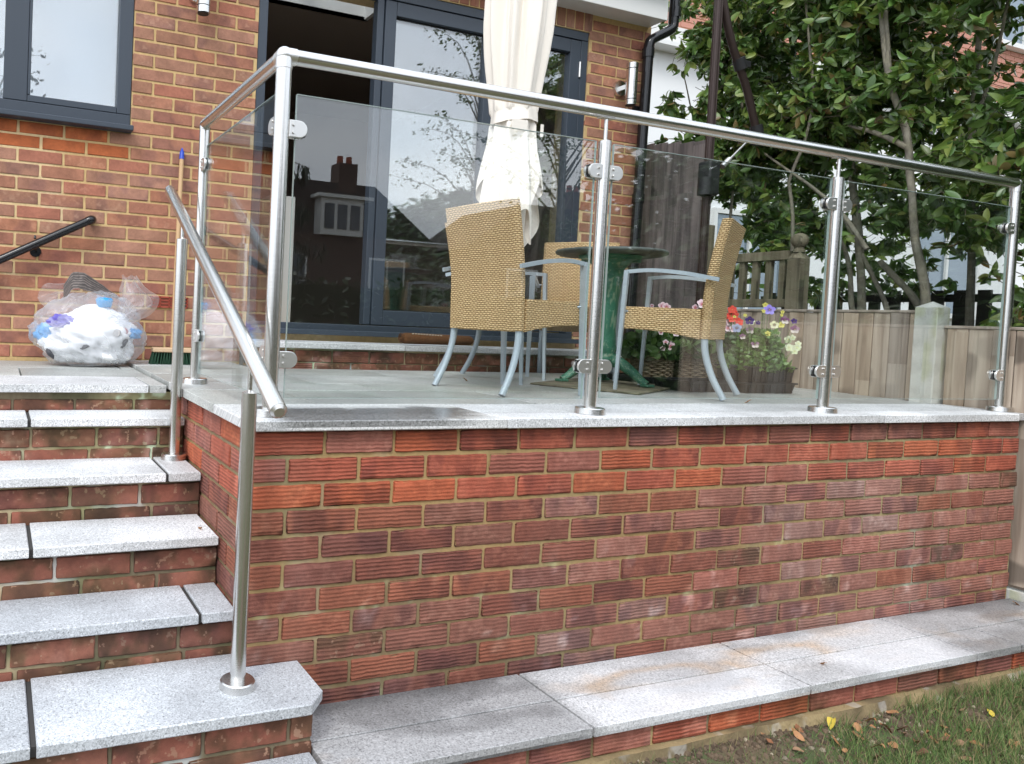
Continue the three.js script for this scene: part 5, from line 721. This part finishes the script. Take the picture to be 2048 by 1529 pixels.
laurel('tall laurel with a pale forked trunk behind the concrete post', [[[3.95, -1, -0.6], [3.900, 0.541, -0.575], [3.900, 0.847, -0.644], [3.900, 1.089, -0.675], [3.900, 1.274, -0.703], [3.900, 1.402, -0.710], [3.900, 1.513, -0.750], [3.900, 1.718, -0.823], [3.900, 2.037, -0.880], [3.900, 2.414, -0.926], [0.044, 0.018]], [[3.900, 1.386, -0.714], [3.900, 1.523, -0.754], [3.900, 1.716, -0.817], [3.900, 1.998, -0.854], [3.900, 2.364, -0.901], [0.022, 0.012]], [[3.900, 1.349, -0.712], [3.900, 1.463, -0.887], [3.900, 1.532, -1.026], [0.026, 0.012]], [[4.2, 0.767, -0.995], [4.22, 0.515, -0.794], [4.24, 0.2, -0.7], [0.026, 0.03]]], [[3.78, 4.45, 1.5, 2.75, -1.35, -0.55, 0.55], [3.98, 5.0, 1.25, 2.9, -1.3, -0.4, 0.36], [4.2, 4.9, 0.6, 1.3, -1.05, -0.5, 0.09]], 1000, 240, 61);
laurel('laurel with a straight mossy trunk nearest the end of the rail', [[[4.3, -1, -0.55], [4.28, 0.65, -0.577], [4.26, 1.11, -0.592], [4.25, 1.42, -0.605], [4.25, 1.65, -0.61], [4.25, 2.3, -0.6], [0.036, 0.02]], [[4.26, 1.5, -0.6], [4.2, 1.8, -0.5], [4.1, 2.2, -0.4], [0.016, 0.008]]], [[3.72, 4.4, 1.25, 2.75, -0.6, 0.15, 0.36], [3.72, 4.6, 0.36, 1.35, -0.5, 0.1, 0.36], [3.9, 5.0, 0.9, 2.9, -1.1, 0.0, 0.5]], 1800, 280, 62);
laurel('laurel with leaning twin trunks behind the balustrade post', [[[4.3, -1, -1.1], [4.25, 0.49, -1.108], [4.25, 0.92, -1.154], [4.25, 1.24, -1.207], [4.3, 1.7, -1.3], [4.3, 2.2, -1.35], [0.05, 0.02]], [[4.27, 0.3, -1.12], [4.25, 0.505, -1.168], [4.25, 0.73, -1.194], [4.22, 0.92, -1.236], [4.2, 1.2, -1.35], [0.026, 0.014]], [[4.2, 0.3, -0.9], [4.25, 0.503, -0.973], [4.25, 0.723, -1.079], [4.25, 1.048, -1.248], [0.022, 0.016]]], [[3.85, 4.5, 1.55, 2.75, -1.75, -1.1], [4.0, 5.0, 1.3, 2.9, -1.8, -1.0, 0.9], [4.3, 4.9, 0.6, 1.3, -1.45, -1.0, 0.22]], 1000, 200, 63);
laurel('laurel with thin grey stems beyond the side facing chair', [[[3.95, -0.6, -1.35], [3.900, 1.024, -1.325], [3.900, 1.172, -1.348], [3.900, 1.284, -1.366], [3.900, 1.432, -1.300], [3.900, 1.739, -1.247], [3.900, 2.045, -1.289], [3.900, 2.436, -1.346], [0.022, 0.009]], [[3.900, 1.535, -1.623], [3.900, 1.377, -1.433], [3.900, 1.219, -1.234], [3.900, 1.042, -1.048], [3.900, 0.810, -0.881], [0.008, 0.02]]], [[3.8, 4.45, 1.45, 2.8, -2.1, -1.4], [3.98, 4.6, 0.55, 1.35, -1.8, -1.35, 0.6], [4.0, 5.0, 1.2, 2.9, -2.1, -1.5, 0.9]], 1250, 240, 64);
laurel('laurel spreading over the tall grey fence beside the downpipe', [[[3.97, -1, -1.9], [3.95, 1.45, -1.78], [3.900, 1.757, -1.714], [3.900, 1.925, -1.745], [3.900, 2.157, -1.789], [3.900, 2.528, -1.857], [0.02, 0.008]], [[4.28, 1.3, -2.02], [4.1, 1.7, -2.2], [4.0, 2.2, -2.3], [0.012, 0.006]]], [[3.75, 4.45, 1.55, 2.75, -2.35, -1.95], [3.72, 4.5, 1.3, 2.0, -2.2, -1.7], [3.95, 5.0, 1.7, 2.95, -2.5, -1.9]], 950, 200, 65);

// ------------------------------------------------------------------ neighbouring white house
{
  const h = thing('white_house', 'white rendered neighbouring house with red brick upper storey behind the trees', 'house', [5.6, -1, -5]);
  part('wall', [box(16, 4.7, 5, 8, 2.35, -2.5)], whiteRender, h); part('upper_wall', triUV(box(15.8, 4, 4.6, 8.1, 6.7, -2.52), 0.125), houseMortar, h);
  part('fascia', [box(16.2, 0.2, 0.1, 8, 4.75, 0.12), box(16.2, 0.05, 0.4, 8, 4.64, 0.0)], whitePaint, h); part('roof', [new THREE.CylinderGeometry(0.02, 3.2, 2.4, 4, 1).rotateY(Math.PI / 4).scale(3.7, 1, 1.25).translate(8, 9.9, -2.5)], std({ color: lin(0.12, 0.06, 0.045), roughness: 0.9 }), h);
  const bl = []; for (let r = 0; r < 36; r++) for (let k = 0; k < 70; k++) bl.push(box(0.215, 0.062, 0.012, 0.25 + k * 0.225 + (r % 2) * 0.1125, 4.95 + r * 0.074, -0.216)); part('brickwork', bl, std({ color: lin(0.5, 0.24, 0.18), roughness: 0.9 }), h).userData.kind = 'stuff';
  const win = (x, y, w, hh, z = 0.0) => { const f = part('window', [box(w + 0.12, 0.06, 0.08, x, y + hh / 2 + 0.03, z + 0.01), box(w + 0.2, 0.07, 0.14, x, y - hh / 2 - 0.035, z + 0.03), box(0.06, hh, 0.08, x - w / 2 - 0.03, y, z + 0.01), box(0.06, hh, 0.08, x + w / 2 + 0.03, y, z + 0.01), box(0.05, hh, 0.06, x, y, z + 0.01)], whitePaint, h); part('pane', box(w, hh, 0.01, x, y, z + 0.004), std({ color: lin(0.2, 0.25, 0.3), metalness: 0.3, roughness: 0.08 }), f); };
  win(2.6, 2.2, 1.2, 1.2); win(6.6, 2.5, 1.4, 1.5); win(10.6, 2.6, 1.4, 1.5); win(3.6, 6.6, 1.2, 1.3, -0.2); win(8.5, 6.6, 1.2, 1.3, -0.2); win(12.5, 6.6, 1.2, 1.3, -0.2);
}

// ------------------------------------------------------------------ lawn: grass, weeds and fallen leaves
{
  const bladeG = (() => { const pos = [], idx = []; for (let i = 0; i <= 4; i++) { const t = i / 4, w = 0.0016 * (1 - t * 0.85); pos.push(-w, t * 0.06, t * t * 0.022, w, t * 0.06, t * t * 0.022); if (i) { const b = (i - 1) * 2; idx.push(b, b + 1, b + 3, b, b + 3, b + 2); } } const g = new THREE.BufferGeometry(); g.setAttribute('position', new THREE.Float32BufferAttribute(pos, 3)); g.setIndex(idx); g.computeVertexNormals(); return g; })();
  const rr = rng(91), list = []; let guard = 0;
  while (list.length < 75000 && guard++ < 400000) {
    const x = lerp(0.2, 4.2, rr()), z = lerp(0.33, 2.2, rr()), n = fbm(x * 2.6 + 4, z * 3.4, 4, 11), right = sstep(1.9, 2.7, x - 0.5 * (z - 0.4));
    const soil = Math.exp(-(((x - 2.1) / 0.35) ** 2 + ((z - 0.45) / 0.14) ** 2)), d = sstep(0.38, 0.58, n + 0.16 * right - 0.22 * soil) + 0.12; if (rr() > d * (z > 1 ? 0.5 : 1)) continue;
    list.push([x, -1.0 + 0.03 * (fbm(x * 3, z * 3, 4, 31) - 0.5) + 0.03 * sstep(0.5, 0.3, z), z, V((rr() - 0.5) * 1.1, 1, (rr() - 0.5) * 1.1).normalize(), rr() * 6.3, 0.35 + 0.6 * rr() * (0.5 + 0.7 * n) + 0.2 * right]);
  }
  const g = instanced('grass', bladeG, std({ color: lin(1, 1, 1), roughness: 0.8, side: THREE.DoubleSide }), list, scene, (i, l, c) => { const t = hash(i, 4, 2), y = hash(i, 9, 2); return y > 0.8 ? c.setRGB(0.26, 0.21, 0.1) : c.setRGB(lerp(0.055, 0.16, t), lerp(0.11, 0.23, t), lerp(0.025, 0.065, t)); });
  tag(g, 'thin green grass growing in patches on the bare lawn', 'grass');
  { const rc = rng(97), cr = []; for (let k = 0; k < 9000; k++) { const x = lerp(0.6, 3.6, rc()), z = lerp(0.33, 1.1, rc() * rc()); cr.push([x, -0.998 + 0.03 * (fbm(x * 3, z * 3, 4, 31) - 0.5) + 0.03 * sstep(0.5, 0.3, z), z, rdir(rc), rc() * 6, 0.0025 + 0.009 * rc() ** 4]); }
    const cg = new THREE.IcosahedronGeometry(1, 0); const q = instanced('soil_crumbs', cg, std({ color: lin(1, 1, 1), roughness: 1 }), cr, scene, (i, l, c) => { const t = hash(i, 4, 22), v = 0.6 + 0.8 * hash(i, 5, 22); return t > 0.93 ? c.setRGB(0.3 * v, 0.25 * v, 0.18 * v) : c.setRGB(0.115 * v, 0.08 * v, 0.052 * v); }); tag(q, 'brown soil crumbs and grit scattered on the bare lawn edge', 'soil'); }
  const fl = (seed) => { const q = rng(seed), a = leafGeo(0.06, 0.019, 0.02 * q(), 0.5, 6), p = a.attributes.position; for (let i = 0; i < p.count; i++) p.setZ(i, p.getZ(i) + 0.012 * Math.sin(p.getY(i) * 60 + seed) + 0.006 * (q() - 0.5)); a.translate(0, -0.03, 0).rotateX(-Math.PI / 2); a.computeVertexNormals(); return a; };
  const gs = [1, 2, 3, 4].map(fl), ms = [[0.33, 0.15, 0.06], [0.24, 0.1, 0.045], [0.4, 0.2, 0.09], [0.17, 0.08, 0.045], [0.28, 0.16, 0.09]].map(([r, gg, b]) => std({ color: lin(r, gg, b), roughness: 0.8, side: THREE.DoubleSide })), yellow = std({ color: lin(0.6, 0.45, 0.06), roughness: 0.7, side: THREE.DoubleSide });
  const spots = [[2.06, 0.38], [1.77, 0.345], [1.72, 0.38], [2.02, 0.37], [1.9, 0.36], [1.83, 0.42], [1.59, 0.38], [1.6, 0.35], [2.23, 0.5], [2.25, 0.53], [2.25, 0.58], [2.6, 0.44], [2.42, 0.59], [2.15, 0.42], [2.13, 0.44], [2.04, 0.4], [2.09, 0.41], [2.2, 0.36], [2.48, 0.39], [2.5, 0.41], [2.21, 0.46], [2.18, 0.5], [1.81, 0.46], [2.72, 0.37], [2.8, 0.43], [1.73, 0.36], [1.94, 0.42], [2.02, 0.47], [2.06, 0.53], [2.17, 0.59], [2.32, 0.45], [2.36, 0.5], [1.95, 0.47], [1.9, 0.5], [2.55, 0.52], [2.3, 0.55], [2.12, 0.48], [1.98, 0.39], [2.4, 0.43], [1.66, 0.42]];
  const jr = rng(733); for (let k = 0; k < 16; k++) spots.push([lerp(1.5, 3.2, jr()), lerp(0.38, 0.8, jr())]);
  spots.forEach(([x, z], i) => { const y = i === 4 || i === 11; const m = new THREE.Mesh(gs[i % 4], y ? yellow : ms[i % 5]); m.name = numbered('fallen_leaf'); m.position.set(x, -0.988 + 0.03 * (fbm(x * 3, z * 3, 4, 31) - 0.5) + 0.03 * sstep(0.5, 0.3, z) + 0.012 * rr(), z); m.rotation.set((rr() - 0.5) * 0.7, rr() * 6.3, (rr() - 0.5) * 0.7); m.scale.setScalar(0.32 + 0.36 * rr()); scene.add(m); tag(m, y ? 'yellow fallen leaf on the thin grass' : 'dry brown fallen leaf on the thin grass', 'leaf', y ? 'yellow fallen leaves' : 'brown fallen leaves on the lawn'); });
  for (const [x, y, z, label, s] of [[-0.048, -0.398, -0.35, 'tiny tan leaf scrap at the right end of the third tread', 0.35], [2.022, -0.826, 0.243, 'small brown leaf on the front slab of the low wall', 0.45], [3.52, -0.826, 0.07, 'brown leaf by the fence at the far end of the low wall', 0.55], [1.5, 0.014, -1.2, 'curled orange leaf on the patio near the chair legs', 0.6], [2.36, 0.008, -0.36, 'small orange leaf beside the curved chair leg on the patio', 0.5]]) { const m = new THREE.Mesh(gs[1], ms[2]); m.name = numbered('fallen_leaf'); m.position.set(x, y + 0.003, z); m.rotation.y = x * 3; m.scale.setScalar(s); scene.add(m); tag(m, label, 'leaf'); }
}

// ------------------------------------------------------------------ what stands behind the camera and shows only in the glass
{
  const roofM = std({ color: lin(0.045, 0.036, 0.036), roughness: 0.9 }), br2 = std({ color: lin(0.075, 0.048, 0.042), roughness: 0.9 }), dk = std({ color: lin(0.06, 0.08, 0.1), roughness: 0.1 });
  const house = (x, w, label, dormer) => {
    const h = thing('terrace_house', label, 'house', [x, -1, 30]);
    part('wall', box(w, 4.7, 7, 0, 2.35, 0), br2, h);
    const sh = new THREE.Shape([[-w / 2 - 0.2, 0], [w / 2 + 0.2, 0], [w / 2 - 2.9, 2.25], [-w / 2 + 2.9, 2.25]].map((p) => new THREE.Vector2(...p)));
    const roof = part('roof', new THREE.ExtrudeGeometry(sh, { depth: 5, bevelEnabled: false }).translate(0, 4.7, -3), roofM, h);
    part('chimney', [box(0.85, 1.2, 0.85, dormer ? 0.5 : 1, 7.2, -2.6)], br2, roof); part('chimney_pot', [cyl(0.12, 0.14, 0.35, -0.22 + (dormer ? 0.5 : 1), 7.97, -2.6), cyl(0.12, 0.14, 0.35, 0.2 + (dormer ? 0.5 : 1), 7.97, -2.6)], terracotta, roof);
    for (const k of [-1, 1]) { const f = part('window', [box(1.7, 1.4, 0.06, k * w * 0.24, 3.2, -3.52)], whitePaint, h); part('pane', [box(0.7, 1.2, 0.03, k * w * 0.24 - 0.4, 3.2, -3.56), box(0.7, 1.2, 0.03, k * w * 0.24 + 0.4, 3.2, -3.56)], dk, f); }
    if (dormer) { const d = part('dormer', [box(1.9, 1.5, 1.6, 0.0, 5.45, -2.9), box(2.5, 0.14, 1.8, 0.1, 6.27, -2.95)], whitePaint, h); part('pane', [-1, 0, 1].map((k) => box(0.42, 1.0, 0.03, k * 0.58, 5.45, -3.72)), dk, d); }
  };
  house(12.4, 9.4, 'red brick house with a white dormer beyond the lawn', true); house(24, 10, 'wide red brick house across the gardens', false); house(2, 9, 'brick house behind the dark conifer', false); house(-9, 9, 'brick house across the gardens beyond the bare tree', false);
  const gtree = (label, x, z, h, r, n, col, seed, conifer) => {
    const t = thing('garden_tree', label, 'tree', [x, -1, z]), rr = rng(seed), limbs = [taperTube([V(0, 0, 0), V(0.1, h * 0.4, 0.1), V(-0.05, h * 0.75, 0), V(0, h, 0)], r * 0.06, 0.02, 20, 8)], leafs = [];
    for (let k = 0; k < (conifer ? 60 : 40); k++) { const y = h * (conifer ? 0.15 + 0.83 * k / 60 : 0.3 + 0.65 * rr()), a = k * 2.4, l = (conifer ? r * (1.02 - y / h) * 1.2 + 0.2 : r * (0.5 + 0.6 * rr()) * Math.sin(Math.PI * clamp((y / h - 0.1) / 1.0))), e = V(Math.cos(a) * l, y + (conifer ? -0.12 * l : 0.4 * l), Math.sin(a) * l); limbs.push(taperTube([V(0, y * (conifer ? 1 : 0.85), 0), V(e.x * 0.5, (y + e.y) / 2 + (conifer ? 0.1 : 0.05) * l, e.z * 0.5), e], 0.035, 0.006, 6, 5)); for (let j = 0; j < n / 50; j++) { const s = Math.pow(rr(), 0.6), sp = conifer ? 0.25 : 0.5; leafs.push([e.x * s + (rr() - 0.5) * sp, lerp(y, e.y, s) + (rr() - 0.5) * sp - (conifer ? 0.15 * rr() : 0), e.z * s + (rr() - 0.5) * sp, conifer ? V((rr() - 0.5), -1, (rr() - 0.5)).normalize() : rdir(rr), rr() * 6, (conifer ? 0.3 : 0.14) * (0.7 + 0.6 * rr())]); } }
    part('trunk', limbs, bark, t); instanced('crown', conifer ? leafGeo(1, 0.1, 0.1, 0.2, 3) : leafGeo(1, 0.26, 0.1, 0.2, 4), leafTint, leafs, t, (i, l, c) => { const s = 0.6 + 0.8 * hash(i, 2, seed); return c.setRGB(col[0] * s, col[1] * s, col[2] * s); });
  };
  gtree('dark drooping conifer reflected in the glass panel', 5.3, 17, 10.5, 2.4, 4200, [0.025, 0.05, 0.03], 301, true);
  gtree('airy birch like tree reflected in the garden doors', 15.5, 17, 12.5, 3.6, 3600, [0.08, 0.12, 0.04], 302, false);
  gtree('bare twiggy tree reflected in the kitchen window', -1.0, 16, 8.5, 2.2, 1500, [0.12, 0.1, 0.06], 303, false);
  const sh2 = rng(402), sl = []; for (let k = 0; k < 14000; k++) sl.push([lerp(4.0, 5.6, Math.pow(sh2(), 1.6)), lerp(-0.9, 1.75, Math.pow(sh2(), 0.8)), lerp(0.5, 3.15, sh2()), rdir(sh2, -0.2), sh2() * 6, 0.13]);
  const sd = new THREE.Group(); sd.name = 'laurel_hedge'; scene.add(sd); tag(sd, 'dense laurel hedge continuing along the side fence beside the lawn', 'hedge'); part('core', new THREE.IcosahedronGeometry(1, 4).scale(0.85, 1.65, 1.45).translate(4.95, 0.05, 1.78), std({ color: lin(0.012, 0.022, 0.01), roughness: 1 }), sd); instanced('foliage', leafGeo(1, 0.2, 0.15, 0.3, 4), leafTint, sl, sd, (i, l, c) => { const s = 0.5 + hash(i, 2, 19); return c.setRGB(0.055 * s, 0.11 * s, 0.03 * s); });
  const rr = rng(401), hl = []; for (let k = 0; k < 9000; k++) hl.push([lerp(-16, 34, rr()), -1 + 2.3 * Math.sqrt(rr()) * (0.7 + 0.3 * vnoise(k, 1, 3)), 13 + 1.2 * rr(), rdir(rr), rr() * 6, 0.22]);
  const hd = new THREE.Group(); hd.name = 'garden_hedge'; scene.add(hd); tag(hd, 'long clipped hedge at the far end of the lawn', 'hedge'); const core = new THREE.BoxGeometry(50, 1.9, 0.7, 160, 8, 4).translate(9, -0.05, 13.7), cp = core.attributes.position; for (let i = 0; i < cp.count; i++) cp.setXYZ(i, cp.getX(i), cp.getY(i) + 0.25 * fbm(cp.getX(i), cp.getZ(i), 3, 3), cp.getZ(i) + 0.3 * (fbm(cp.getX(i) * 2, cp.getY(i) * 2, 3, 4) - 0.5)); core.computeVertexNormals(); part('core', core, std({ color: lin(0.012, 0.025, 0.01), roughness: 1 }), hd); instanced('foliage', leafGeo(1, 0.22, 0.1, 0.2, 3), leafTint, hl, hd, (i, l, c) => { const s = 0.5 + hash(i, 2, 9); return c.setRGB(0.045 * s, 0.085 * s, 0.03 * s); });
}
renderer.render(scene, camera);
